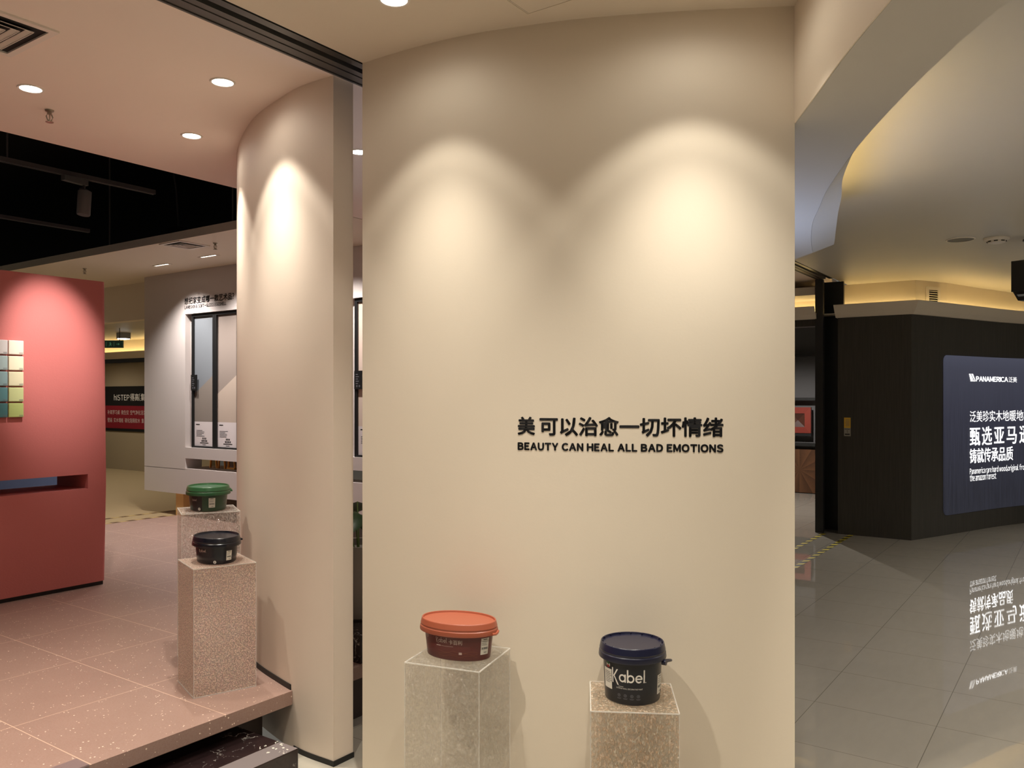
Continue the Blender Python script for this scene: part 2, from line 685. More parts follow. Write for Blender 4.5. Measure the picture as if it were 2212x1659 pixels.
def rect(u0, u1, v0, v1, n=1):
    vs = [(u0 + (u1 - u0) * i / n, v) for i in range(n + 1) for v in (v0, v1)]
    fs = [(2 * i, 2 * i + 2, 2 * i + 3, 2 * i + 1) for i in range(n)]
    return vs, fs


def ring(cx, cy, r0, r1, a0=0.0, a1=360.0, n=28):
    vs, fs = [], []
    for k in range(n + 1):
        a = radians(a0 + (a1 - a0) * k / n)
        vs += [(cx + r0 * cos(a), cy + r0 * sin(a)), (cx + r1 * cos(a), cy + r1 * sin(a))]
    for k in range(n):
        fs.append((2 * k, 2 * k + 1, 2 * k + 3, 2 * k + 2))
    return vs, fs


def quad(*p):
    return list(p), [(0, 1, 2, 3)]


def joined(*shapes):
    V, Fc = [], []
    for vs, fs in shapes:
        k = len(V)
        V += vs
        Fc += [tuple(i + k for i in f) for f in fs]
    return V, Fc


def wordmark():
    """geometric round-letter wordmark of the paint tins, x-height 1.0, stroke 0.2"""
    w = 0.20
    K = joined(rect(0, w, -0.25, 1.62), quad((w, 0.62), (0.78, 1.50), (1.0, 1.50), (w + 0.14, 0.52)),
               quad((w + 0.02, 0.66), (0.86, -0.42), (1.08, -0.42), (w + 0.2, 0.72)))
    x = 1.12
    a = joined(ring(x + 0.5, 0.5, 0.5 - w, 0.5), rect(x + 1.0 - w, x + 1.0, 0, 1.0))
    x += 1.14
    b = joined(ring(x + 0.5, 0.5, 0.5 - w, 0.5), rect(x, x + w, 0, 1.6))
    x += 1.12
    e = joined(ring(x + 0.5, 0.5, 0.5 - w, 0.5, 0, 320), rect(x + 0.1, x + 0.97, 0.42, 0.42 + w * 0.9, 6))
    x += 1.14
    l = rect(x, x + w, 0, 1.6)
    dot = ring(x + w + 0.14, 0.06, 0.0, 0.06, n=12)
    return joined(K, a, b, e, l, dot)


# ------------------------------------------------------------------ scene helpers
def thing(name, label, cat, loc=(0, 0, 0), rz=0.0, group=None):
    o = bpy.data.objects.new(name, None)
    o.empty_display_size = 0.1
    COL.objects.link(o)
    o.location = loc
    o.rotation_euler = (0, 0, rz)
    o['label'] = label
    o['category'] = cat
    if group:
        o['group'] = group
    return o


def tag(o, label, cat, group=None, kind=None):
    o['label'] = label
    o['category'] = cat
    if group:
        o['group'] = group
    if kind:
        o['kind'] = kind
    return o


def struct(name, bm, mat, parent=None, smooth=False, mats=None):
    o = link(name, bm, mat, parent, smooth, mats)
    if not parent:
        o['kind'] = 'structure'
    return o


def dup(root, loc, rz=0.0, label=None, group=None):
    r = root.copy()
    COL.objects.link(r)
    r.location = loc
    r.rotation_euler = (0, 0, rz)
    if label:
        r['label'] = label
    if group:
        r['group'] = group
    for ch in list(root.children):
        c = ch.copy()
        if ch.type == 'LIGHT':
            c.data = ch.data
        COL.objects.link(c)
        c.parent = r
        for g in list(ch.children):
            d = g.copy()
            COL.objects.link(d)
            d.parent = c
    return r


def spot(name, loc, target, watts, angle, blend, color, radius=0.03, parent=None):
    L = bpy.data.lights.new(name, 'SPOT')
    L.energy = watts
    L.spot_size = radians(angle)
    L.spot_blend = blend
    L.color = color
    L.shadow_soft_size = radius
    o = bpy.data.objects.new(name, L)
    COL.objects.link(o)
    o.location = loc
    o.rotation_euler = (Vector(target) - Vector(loc)).to_track_quat('-Z', 'Y').to_euler()
    if parent:
        o.parent = parent
    return o


CEIL = 3.14
PLAT = 0.28

# ================================================================== THE SETTING
# ---- floors
bm = bmesh.new()
box(bm, -6, 18, -9, 3.20, -0.12, 0)
box(bm, 10.3, 18, 3.20, 7, -0.12, 0)
struct('floor', bm, M['mall_floor'])

# walls in plan
CW = catmull([(2.594, 2.615), (2.602, 2.33), (2.630, 2.09), (2.69, 1.86), (2.785, 1.59), (2.95, 1.25), (3.141, .91)], 10)
PW = catmull([(2.618, 2.824), (2.622, 3.05), (2.675, 3.28), (2.76, 3.55), (2.89, 3.82), (3.03, 4.06), (3.16, 4.25),
              (3.32, 4.42), (3.56, 4.62), (3.90, 4.85)], 8)
# both paths are walked so that the room side is on a known hand
pw_in = offset(PW, 0.122)          # the far side of the partition

# raised shop floor: its edge follows the curved partition
front = [p for p in PW if p[1] >= 3.12]
back = [p for p in pw_in if p[1] >= 3.12]
g = 0.004
poly = [(-4.0, 3.12), (2.632, 3.12)] + [(x - g, y + g) for x, y in front] + [(x + g, y - g) for x, y in reversed(back)] \
    + [(back[0][0] + g, 3.12), (10.2, 3.12), (10.2, 8.95), (-4.0, 8.95)]
bm = bmesh.new()
prism(bm, poly, PLAT - 0.065, PLAT)
struct('floor.001', bm, M['terracotta'])
bm = bmesh.new()
prism(bm, [(-4.0, 3.30), (2.60, 3.30), (2.60, 8.9), (-4.0, 8.9)], 0.001, PLAT - 0.066)
prism(bm, [(4.02, 3.16), (10.2, 3.16), (10.2, 8.9), (4.02, 8.9)], 0.001, PLAT - 0.066)
prism(bm, [(2.80, 3.15), (4.02, 3.15), (4.02, 4.2), (3.4, 4.2), (2.80, 3.42)], 0.001, PLAT - 0.066)
struct('trim_1', bm, M['riser'])
bm = bmesh.new()
box(bm, -6, 14, 8.952, 24, 0.1, PLAT)
struct('floor.002', bm, M['far_floor'])

# ---- ceilings
bm = bmesh.new()
box(bm, -6, 18, -9, 2.615, CEIL, CEIL + 0.12)
struct('ceiling', bm, M['ceiling_dim'])
bm = bmesh.new()
box(bm, -6, 11.6, 2.81, 4.912, CEIL, CEIL + 0.10)
struct('ceiling.001', bm, M['blush'])
bm = bmesh.new()
box(bm, 4.53, 6.0, 4.93, 15, CEIL, CEIL + 0.075)
box(bm, 5.97, 6.10, 4.93, 15, 2.67, CEIL)
struct('ceiling.002', bm, M['ceiling'])
bm = bmesh.new()
box(bm, -12, 16, 2.7, 30, 4.3, 4.4)
struct('ceiling.003', bm, M['void'])
bm = bmesh.new()
box(bm, 6.12, 12, 6, 24, 2.76, 2.84)
struct('ceiling.004', bm, M['ceiling_dim'])

# ---- curved feature wall that carries the slogan
bm = bmesh.new()
ribbon(bm, CW, offset(CW, -0.16), 0.0, CEIL)
w_front = struct('wall_front', bm, M['cream'], smooth=True)
wall_plan = Plan(CW, 1)

# ---- curved partition beside the raised floor
bm = bmesh.new()
ribbon(bm, PW, pw_in, 0.0, CEIL)
struct('wall_left', bm, M['pillar'], smooth=True)
bm = bmesh.new()
lo = [p for p in PW if p[1] <= 3.118]
outer = [(PW[0][0] - 0.004, PW[0][1] - 0.004)] + offset(lo, -0.004)[1:]
ribbon(bm, outer, lo, 0.0, 0.024)
hi = [p for p in PW if p[1] >= 3.12]
ribbon(bm, offset(hi, -0.005), hi, PLAT, PLAT + 0.026)
box(bm, PW[0][0] - 0.004, pw_in[0][0] + 0.002, PW[0][1] - 0.006, PW[0][1] + 0.0, 0.0, 0.024)
struct('baseboard_left', bm, M['black'])

# ---- dropped soffit: cream face on this side, curved free edge towards the mall
face = catmull([(3.141, .908), (2.875, .757), (2.609, .609), (2.305, .422), (1.7, .03), (0.8, -.62), (-0.6, -1.7)], 6)
edge = catmull([(-0.2, -2.3), (1.2, -.95), (2.0, -.21), (2.48, .173), (2.799, .376), (3.155, .572), (3.619, .803), (4.202, 1.057), (4.595, 1.201),
                (4.988, 1.342), (5.51, 1.493), (6.031, 1.622)], 6)
SOF = 2.70
bm = bmesh.new()


def resample(path, n):
    L = [0]
    for a, b in zip(path, path[1:]):
        L.append(L[-1] + hypot(b[0] - a[0], b[1] - a[1]))
    out, k = [], 0
    for q in range(n):
        d = L[-1] * q / (n - 1)
        while k < len(L) - 2 and L[k + 1] < d:
            k += 1
        t = (d - L[k]) / (L[k + 1] - L[k])
        out.append((path[k][0] + (path[k + 1][0] - path[k][0]) * t, path[k][1] + (path[k + 1][1] - path[k][1]) * t))
    return out


near_e = [p for p in reversed(edge) if p[0] < 3.156]
fa, ea = resample(offset(face, -0.001), 40), resample(near_e, 40)
va = [[bm.verts.new((x, y, z)) for x, y in ln] for ln in (fa, ea) for z in (SOF, SOF + 0.05)]
for k in range(39):
    for a, b in ((0, 2), (1, 3), (0, 1), (2, 3)):
        bm.faces.new((va[a][k], va[a][k + 1], va[b][k + 1], va[b][k]))
fi = resample([(3.141, .908), (3.16, 1.6), (3.2, 2.5), (6.2, 2.5), (6.45, 1.98)], 60)
fe = resample([near_e[0]] + [p for p in edge if p[0] >= 3.156], 60)
va = [[bm.verts.new((x, y, z)) for x, y in ln] for ln in (fi, fe) for z in (SOF, SOF + 0.05)]
for k in range(59):
    for a, b in ((0, 2), (1, 3), (0, 1), (2, 3)):
        bm.faces.new((va[a][k], va[a][k + 1], va[b][k + 1], va[b][k]))
bm.faces.new((va[0][-1], va[1][-1], va[3][-1], va[2][-1]))
CREAM_POLY = [(-6, 2.612), (3.20, 2.612), (3.20, .96)] + offset(face, -0.015) + [(-6, -5.6)]
# cream upright face, and the upright behind the light cove
ribbon(bm, face, offset(face, -0.03), SOF + 0.051, CEIL)
ce = [p for p in edge if p[0] > 3.2]
ribbon(bm, offset(ce, -0.28), offset(ce, -0.30), SOF + 0.051, CEIL)
struct('trim_2', bm, M['ceiling_dim'], smooth=True)
bm = bmesh.new()
ribbon(bm, face, offset(face, 0.004), SOF, CEIL)
struct('trim_3', bm, M['cream'], smooth=True)
# thin sheet in the lighter copy of the ceiling paint, for the warmly lit side
bm = bmesh.new()
prism(bm, CREAM_POLY, CEIL - 0.0006, CEIL - 0.0001)
struct('ceiling.006', bm, M['ceiling'])
# thin curved fascia on the far half of the free edge
far_e = [p for p in edge if p[0] > 3.55]
bm = bmesh.new()
rings = []
for i, ((x, y), (nx, ny)) in enumerate(zip(far_e, normals(far_e))):
    t = i / (len(far_e) - 1)
    k = 0.02 + 0.13 * sin(pi * min(1, t * 0.62))
    rings.append([bm.verts.new(p) for p in ((x + nx * 0.001, y + ny * 0.001, SOF), (x + nx * k, y + ny * k, SOF + 0.05),
                                            (x + nx * k, y + ny * k, SOF + 0.056), (x + nx * 0.001, y + ny * 0.001, SOF + 0.05))])
for r0, r1 in zip(rings, rings[1:]):
    for k in range(4):
        q = (k + 1) % 4
        bm.faces.new((r0[k], r0[q], r1[q], r1[k]))
bm.faces.new(rings[0])
bm.faces.new(list(reversed(rings[-1])))
struct('trim_4', bm, M['ceiling_dim'])

# ---- roller-shutter head rail in the ceiling, running along the shop line
bm = bmesh.new()
box(bm, -6, 10.62, 2.62, 2.66, CEIL - 0.004, CEIL + 0.30)
box(bm, -6, 10.62, 2.66, 2.70, CEIL + 0.05, CEIL + 0.30)
box(bm, -6, 10.62, 2.62, 2.81, CEIL + 0.26, CEIL + 0.30)
struct('trim_5', bm, M['black_metal'])
bm = bmesh.new()
box(bm, -6, 10.62, 2.700, 2.735, CEIL - 0.002, CEIL + 0.16)
box(bm, -6, 10.62, 2.735, 2.741, CEIL + 0.008, CEIL + 0.16)
box(bm, -6, 10.62, 2.741, 2.79, CEIL - 0.004, CEIL + 0.16)
box(bm, -6, 10.62, 2.795, 2.806, CEIL - 0.008, CEIL + 0.16)
struct('trim_6', bm, M['track'])

# ---- dark timber shopfront across the mall
W2 = [(10.611, 1.732), (11.16, 1.50), (11.724, 1.274), (12.346, 1.025), (12.927, .743), (13.8, .25), (15.2, -.75)]
W2 = [W2[0]] + catmull(W2[1:], 5)
shop_plan = Plan(W2, 1)
bm = bmesh.new()
prism(bm, [(10.611, 2.554), (10.611, 1.732)] + W2[1:] + [(15.6, -.3), (15.6, 2.554)], 0.0, 2.645)
struct('wall_right', bm, M['dark_wood'])
# cove crown along its top, and the plaster wall set back above it
crown = [(10.611, 2.57), (10.611, 1.732)] + W2[1:]


def mitred(path, d):
    out = []
    for i, p in enumerate(path):
        if 0 < i < len(path) - 1:
            a, b = path[i - 1], path[i + 1]
            d1 = Vector((p[0] - a[0], p[1] - a[1])).normalized()
            d2 = Vector((b[0] - p[0], b[1] - p[1])).normalized()
            n1, n2 = Vector((d1.y, -d1.x)), Vector((d2.y, -d2.x))
            m = (n1 + n2).normalized()
            k = d / max(0.35, m.dot(n1))
            out.append((p[0] + m.x * k, p[1] + m.y * k))
        else:
            q = path[min(i + 1, len(path) - 1)] if i == 0 else path[i - 1]
            s = 1 if i == 0 else -1
            d1 = Vector((q[0] - p[0], q[1] - p[1])).normalized() * s
            out.append((p[0] + d1.y * d, p[1] - d1.x * d))
    return out


def crown_mesh(path, z0):
    bm = bmesh.new()
    prof = [(0.0, 0.0), (0.045, 0.0), (0.09, 0.05), (0.155, 0.145), (0.140, 0.150), (0.08, 0.07), (-0.3, 0.07), (-0.3, 0.0)]
    lines = [[(x, y, z0 + z) for x, y in mitred(path, o)] for o, z in prof]
    rings = [[bm.verts.new(l[i]) for l in lines] for i in range(len(path))]
    m = len(prof)
    for r0, r1 in zip(rings, rings[1:]):
        for k in range(m):
            q = (k + 1) % m
            bm.faces.new((r0[k], r0[q], r1[q], r1[k]))
    bm.faces.new(rings[0])
    bm.faces.new(list(reversed(rings[-1])))
    return bm


struct('trim_7', crown_mesh(crown, 2.645), M['ceiling'])
struct('trim_8', crown_mesh([(10.611, 5.4), (10.611, 2.80)], 2.645), M['ceiling'])
cove = [(11.36, 2.75), (11.39, 1.81), (11.899, 1.528), (12.777, 1.223), (13.878, .798), (15.4, .1)]
bm = bmesh.new()
prism(bm, cove + [(15.6, .5), (15.6, 2.75)], 2.715, CEIL)
box(bm, 11.30, 11.45, 2.82, 5.4, 2.715, CEIL)
box(bm, 10.7, 11.40, 1.9, 5.4, 2.700, 2.714)
struct('wall_right.001', bm, M['ceiling'])
# lintel panel and shutter jamb
bm = bmesh.new()
box(bm, 10.62, 10.80, 2.82, 5.4, 2.56, 2.644)
struct('trim_9', bm, M['dark_wood'])
bm = bmesh.new()
box(bm, 10.575, 10.62, 2.72, 2.815, 0, CEIL - 0.01)
box(bm, 10.62, 10.90, 2.785, 2.815, 0, CEIL - 0.01)
box(bm, 10.90, 10.95, 2.555, 2.815, 0, CEIL - 0.01)
struct('trim_10', bm, M['black_metal'])
bm = bmesh.new()
box(bm, 10.62, 18, 2.83, 6.5, 2.95, 3.05)
struct('ceiling.005', bm, M['ceiling_dim'])
# shelf wall inside that shop
bm = bmesh.new()
box(bm, 14.8, 14.95, 2.9, 6.5, 0, 2.95)
struct('wall_back', bm, M['shelf_wall'])

# ---- khaki shopfront far behind the shop
FX = 8.75
bm = bmesh.new()
box(bm, FX, FX + 0.15, 12.5, 18.5, PLAT, 2.33)
struct('wall_back.001', bm, M['beige_wall'])
bm = bmesh.new()
box(bm, FX - 0.06, FX, 12.5, 18.5, 2.33, 2.405)
struct('trim_11', bm, M['black'])
bm = bmesh.new()
prof = [(FX + 0.1, 2.405), (FX - 0.06, 2.405), (FX - 0.22, 2.52), (FX - 0.20, 2.53), (FX - 0.05, 2.44), (FX + 0.1, 2.44)]
a = [bm.verts.new((x, 12.5, z)) for x, z in prof]
b = [bm.verts.new((x, 18.5, z)) for x, z in prof]
for k in range(6):
    q = (k + 1) % 6
    bm.faces.new((a[k], a[q], b[q], b[k]))
bm.faces.new(a)
bm.faces.new(list(reversed(b)))
struct('trim_12', bm, M['ceiling'])
bm = bmesh.new()
box(bm, FX + 0.02, FX + 0.15, 12.5, 18.5, 2.44, 2.76)
struct('wall_back.002', bm, M['ceiling'])

# ---- LED strips in the coves (they give off the yellow glow)
def led_strip(name, path, z, label, side=0.02, mat='led'):
    bm = bmesh.new()
    ribbon(bm, path, offset(path, side), z, z + 0.012)
    return tag(link(name, bm, M[mat]), label, 'light strip', 'warm strips hidden in the ceiling coves')


led_strip('led_strip', offset(cove, 0.05), 2.80, 'warm yellow light strip on the cove above the dark shopfront with lit panel')
led_strip('led_strip', [(11.25, 5.3), (11.25, 2.85)], 2.80, 'warm yellow light strip on the cove above the shop opening with wood samples')
led_strip('led_strip', [(FX - 0.06, 18.4), (FX - 0.06, 12.6)], 2.50, 'warm yellow light strip on the cove above the khaki shopfront')
led_strip('led_strip', offset([p for p in edge if 3.75 < p[0] < 6.03], -0.10), SOF + 0.056, 'warm yellow light strip on the curved soffit edge beside the slogan wall', mat='led_soft')


# ================================================================== DISPLAY WALLS
# ---- terracotta red free-standing wall with a through slot
dw = thing('display_wall', 'terracotta red free-standing display wall with colour tiles and a long slot', 'display wall', (1.2, 6.265, PLAT))
bm = bmesh.new()
Y0, Y1, X0, X1, ZT = 6.04 - 6.265, 6.49 - 6.265, -2.5, 3.334 - 1.2, 2.537 - PLAT
sx0, sx1, sz0, sz1 = -1.3, 3.198 - 1.2, 1.006 - PLAT, 1.112 - PLAT
zb = 0.03
# ring of faces with the slot cut through, front and back
xs, zs = [X0, sx0, sx1, X1], [zb, sz0, sz1, ZT]
for y in (Y0, Y1):
    gv = [[bm.verts.new((x, y, z)) for z in zs] for x in xs]
    for i in range(3):
        for j in range(3):
            if i == 1 and j == 1:
                continue
            bm.faces.new((gv[i][j], gv[i + 1][j], gv[i + 1][j + 1], gv[i][j + 1]))
    if y == Y0:
        A = gv
    else:
        B = gv
for i in range(3):
    bm.faces.new((A[i][0], A[i + 1][0], B[i + 1][0], B[i][0]))
    bm.faces.new((A[i][3], A[i + 1][3], B[i + 1][3], B[i][3]))
    bm.faces.new((A[0][i], A[0][i + 1], B[0][i + 1], B[0][i]))
    bm.faces.new((A[3][i], A[3][i + 1], B[3][i + 1], B[3][i]))
for (i, j), (k, l) in (((1, 1), (2, 1)), ((2, 1), (2, 2)), ((2, 2), (1, 2)), ((1, 2), (1, 1))):
    bm.faces.new((A[i][j], A[k][l], B[k][l], B[i][j]))
# round the upright ends
ends = [e for e in bm.edges if abs(e.verts[0].co.x - X1) < 1e-5 and abs(e.verts[1].co.x - X1) < 1e-5
        and abs(e.verts[0].co.y - e.verts[1].co.y) < 1e-5]
bmesh.ops.bevel(bm, geom=ends, offset=0.035, segments=5, affect='EDGES', profile=0.5)
link('wall_panel', bm, M['red'], dw, smooth=True)
bm = bmesh.new()
box(bm, X0 + 0.02, X1 - 0.015, Y0 + 0.015, Y1 - 0.015, 0.0, 0.03)
link('plinth_base', bm, M['black'], dw)

# colour tiles on it: two columns of five, the outer column only half in view
cols = [(2.646, 2.742), (2.544, 2.640)]
rows = [(2.064, 1.968), (1.957, 1.861), (1.850, 1.754), (1.743, 1.647), (1.636, 1.540)]
tints = [[(238, 222, 206), (236, 228, 200), (226, 220, 186), (202, 210, 152), (184, 200, 124)],
         [(206, 202, 200), (166, 186, 186), (142, 172, 176), (96, 144, 150), (76, 128, 132)]]
words_ = [['blush white', 'butter cream', 'pale straw', 'light lime', 'apple green'],
          ['pale grey', 'misty blue grey', 'powder blue', 'teal blue', 'deep teal']]
proto_t = None
for ci, (xa, xb) in enumerate(cols):
    for ri, (zt, zb_) in enumerate(rows):
        place = ['topmost', 'second from the top', 'middle one', 'fourth from the top', 'lowest'][ri]
        side = 'outer column' if ci == 0 else 'column at the picture edge'
        t = thing('colour_tile', '%s colour tile, %s in the %s' % (words_[ci][ri], place, side), 'colour sample', ((xa + xb) / 2, 6.04, zb_), 0, 'colour sample tiles on the red wall')
        bm = bmesh.new()
        box(bm, (xa - xb) / 2, (xb - xa) / 2, -0.022, 0.0, 0, zt - zb_)
        o = link('tile_body', bm, NT('glazed_%s' % words_[ci][ri].replace(' ', '_')).base(srgb(*tints[ci][ri]), 0.35).m, t)
        bevel(o, 0.004, 2)
        bm = bmesh.new()
        for k in range(2):
            put(bm, rect(0.018, 0.043, 0.006 + 0.006 * k, 0.0085 + 0.006 * k), lambda u, v: (u, -0.0225, v))
        link('code_print', bm, M['grey_ink'], t)

# ---- slate blue wall seen through the slot
bm = bmesh.new()
box(bm, 1.2, 4.45, 8.62, 8.75, PLAT, 2.35)
tag(link('display_wall', bm, M['blue']), 'slate blue display wall glimpsed through the slot of the red wall', 'display wall')

# ---- white hanging display wall with sample boards
WX = 5.72
hw = thing('display_wall', 'white display wall raised off the floor with black framed sample boards', 'display wall', (WX, 6.4, PLAT))
OY, OZ = -6.4, -PLAT
bm = bmesh.new()
T = 0.22


def wb(x0, x1, y0, y1, z0, z1):
    box(bm, x0, x1, y0 + OY, y1 + OY, z0 + OZ, z1 + OZ)


wb(0, T, 8.65, 9.49, 0.836, CEIL - 0.001)
wb(0, T, 3.3, 8.65, 2.640, CEIL - 0.001)
wb(0, T, 3.3, 8.65, 0.964, 1.092)
wb(0.075, T, 3.3, 8.65, 1.092, 2.640)
wb(0, T, 3.3, 3.6, 0.836, 2.640)
wb(0, T, 3.3, 9.49, 0.543, 0.829)
wb(0, T, 3.6, 8.65, 0.829, 0.846)
wb(0.012, T, 8.65, 9.49, 0.829, 0.836)
link('wall_panel', bm, M['white_wall'], hw)
for yy in (8.73, 5.2):
    bm = bmesh.new()
    box(bm, 0.03, 0.17, yy + OY, yy + 0.15 + OY, 0.0, 0.543 + OZ)
    link('support_leg', bm, M['plywood'], hw)
bm = bmesh.new()
fn = lambda u, v: (-0.002, OY + u, OZ + v)
mirror = lambda sh: ([(-u, v) for u, v in sh[0]], sh[1])
put(bm, mirror(fit(layout(GALLERY), -8.659, -7.739, 2.752, 2.830, 0.0015)), fn)
link('gallery_heading', bm, M['ink'], hw)
bm = bmesh.new()
put(bm, mirror(fit(layout(GALLERY_EN), -8.659, -7.878, 2.700, 2.738, 0.0006)), fn)
link('gallery_caption', bm, M['ink'], hw)

# sample boards: black frame, two-tone board, card below
def sample_board(y1, y0, tones, label):
    t = thing('sample_board', label, 'sample board', (WX + 0.075, y1, 1.093), 0, 'paint sample boards in the white wall')
    w, h = y1 - y0, 2.638 - 1.093
    f = 0.035
    bm = bmesh.new()
    box(bm, -0.05, -0.001, -f, 0, 0, h)
    box(bm, -0.05, -0.001, -w, -w + f, 0, h)
    box(bm, -0.05, -0.001, -w + f, -f, 0, 0.02)
    box(bm, -0.05, -0.001, -w + f, -f, h - 0.035, h)
    link('frame', bm, M['black'], t)
    bm = bmesh.new()
    x = -0.030
    box(bm, x, -0.002, -w + f, -f, 0.02, h - 0.035)
    link('paint_panel', bm, tones[0], t)
    bm = bmesh.new()
    # lighter lower field with a slanting top edge
    p = [(-f, 0.30), (-f, 0.62), (-w + f, 0.84), (-w + f, 0.30)]
    a = [bm.verts.new((x - 0.002, y, z)) for y, z in p]
    b = [bm.verts.new((x - 0.0005, y, z)) for y, z in p]
    bm.faces.new(a)
    for k in range(4):
        bm.faces.new((a[k], a[(k + 1) % 4], b[(k + 1) % 4], b[k]))
    link('paint_panel', bm, tones[1], t)
    bm = bmesh.new()
    box(bm, x - 0.002, x - 0.0005, -w + f, -f, 0.02, 0.30)
    cd = link('info_card', bm, M['card'], t)
    bm = bmesh.new()
    fx = lambda u, v: (x - 0.003, -u, v)
    rnd = random.Random(int(y1 * 100))
    put(bm, rect(f + .03, f + .10, .262, .272), fx)
    link('card_title', bm, M['ink'], cd)
    bm = bmesh.new()
    for k in range(5):
        put(bm, rect(f + .035, f + .14 + rnd.random() * .05, .196 - k * .016, .202 - k * .016), fx)
    link('card_text', bm, M['grey_ink'], cd)
    bm = bmesh.new()
    for k in range(3):
        put(bm, rect(f + .15 + k * .026, f + .168 + k * .026, .098, .118), fx)
    for k in range(4):
        put(bm, rect(f + .135 + k * .028, f + .155 + k * .028, .070, .090), fx)
    put(bm, rect(f + .105, f + .265, .052, .061), fx)
    put(bm, rect(f + .15, f + .215, .034, .039), fx)
    link('card_print', bm, M['ink'], cd)
    return t


M['card'] = plain('white_card', srgb(226, 218, 218), 0.5)
tA = (plain('grey_blue_sample', srgb(126, 132, 138), 0.5), plain('warm_grey_sample', srgb(140, 131, 123), 0.5))
tB = (plain('beige_grey_sample', srgb(150, 138, 130), 0.5), plain('light_beige_sample', srgb(190, 174, 160), 0.5))
tC = (plain('rose_beige_sample', srgb(206, 186, 172), 0.5), plain('rose_cream_sample', srgb(214, 196, 182), 0.5))
b1 = sample_board(8.565, 8.133, tA, 'black framed sample board with grey blue upper panel and white card')
b2 = sample_board(8.131, 7.70, tB, 'black framed sample board with light beige lower panel beside the grey blue one')
b3 = sample_board(5.90, 5.47, tC, 'black framed sample board seen in the narrow gap between the two curved walls')
for root, dz, lab in ((b1, 0.66, 0), (b3, 0.66, 0)):
    bm = bmesh.new()
    box(bm, -0.062, -0.051, -0.115, -0.008, 0.66, 0.84)
    tg = link('black_tag', bm, M['black'], root)
    bm = bmesh.new()
    fx = lambda u, v: (-0.0628, -u, v)
    for k in range(5):
        put(bm, rect(.03, .06 + .012 * (k % 2), .80 - k * .022, .807 - k * .022), fx)
    put(bm, ring(.045, .69, .004, .01, n=10), fx)
    put(bm, ring(.08, .69, .004, .01, n=10), fx)
    link('tag_print', bm, M['grey_ink'], tg)

# stands seen through the slot of the white wall
bm = bmesh.new()
box(bm, 6.5, 6.95, 8.3, 9.75, PLAT, 0.745)
tag(link('cabinet', bm, M['brown']), 'dark brown low cabinet behind the slot of the white wall', 'cabinet')


bm = bmesh.new()
box(bm, 6.97, 7.0, 8.0, 9.62, PLAT, 1.3)
tag(link('backboard', bm, M['brown']), 'dark brown board standing behind the orange wooden stands', 'board')


def stand(loc, label, flip=1):
    t = thing('wooden_stand', label, 'stand', loc, 0, 'orange stands behind the white wall')
    for (ya, yb) in ((-0.05 * flip, -0.005 * flip), (0.09 * flip, 0.05 * flip)):
        bm = bmesh.new()
        tube(bm, [(0, ya, 0), (0, yb, 0.34)], 0.013, 6)
        link('leg', bm, M['orange_wood'], t)
    bm = bmesh.new()
    box(bm, -0.02, 0.02, -0.06, 0.10, 0.335, 0.36)
    link('top_rail', bm, M['orange_wood'], t)
    return t


stand((6.66, 9.42, 0.746), 'orange wooden stand beyond the slot, beside the cabinet end')
stand((6.62, 9.19, 0.746), 'slim orange wooden stand beyond the slot, middle of the three')
s3 = stand((6.60, 8.96, 0.746), 'orange wooden stand with a foot bar beyond the slot, next to the curved partition')
bm = bmesh.new()
box(bm, -0.02, 0.02, -0.06, 0.10, 0.0, 0.028)
link('foot_bar', bm, M['orange_wood'], s3)


# ================================================================== STEP, PLAQUE, TAPES
st = thing('step', 'black marble step with white veins below the raised terracotta floor', 'step', (1.2, 3.0, 0))
bm = bmesh.new()
box(bm, -3.2, 1.240, -0.148, 0.28, 0.0, 0.138)
o = link('marble_block', bm, M['marble'], st)
bevel(o, 0.004, 2)
bm = bmesh.new()
box(bm, -3.2, 1.236, -0.147, -0.030, 0.138, 0.1395)
link('anti_slip_strip', bm, M['nosing'], st)
bm = bmesh.new()
rc = random.Random(3)
for k in range(26):
    a = rc.random() ** 1.3
    cx_, cy_ = 1.235 - 0.10 * a, -0.142 + 0.14 * rc.random()
    w_, h_, sl = 0.004 + 0.010 * rc.random(), 0.002 + 0.004 * rc.random(), rc.uniform(-0.006, 0.006)
    put(bm, quad((cx_ - w_, cy_ - h_), (cx_, cy_ - h_ * .4 - sl), (cx_ + w_ * .3, cy_ + h_), (cx_ - w_ * .6, cy_ + h_ * .5 + sl)), lambda u, v: (min(u, 1.2385), v, 0.1398))
link('chipped_corner', bm, M['label'], st)['kind'] = 'stuff'

pl = thing('floor_plaque', 'grey metal plaque lettered at the front edge of the terracotta floor', 'plaque', (1.50, 3.165, PLAT))
bm = bmesh.new()
box(bm, -0.35, 0.155, -0.052, 0.045, 0.0005, 0.004)
box(bm, -0.35, 0.155, -0.049, -0.0455, -0.006, 0.004)
link('plate', bm, M['plaque'], pl)
bm = bmesh.new()
put(bm, fit(layout('DN/'), -0.02, 0.085, -0.012, 0.022, 0.0012), lambda u, v: (0.06 - u, -v, 0.0046))
link('plaque_lettering', bm, M['ink'], pl)


def tape(x0, x1, y, z, w, mat, label, grp):
    bm = bmesh.new()
    box(bm, x0, x1, y - w / 2, y + w / 2, z + 0.0004, z + 0.0014)
    return tag(link('hazard_tape', bm, mat), label, 'floor tape', grp)


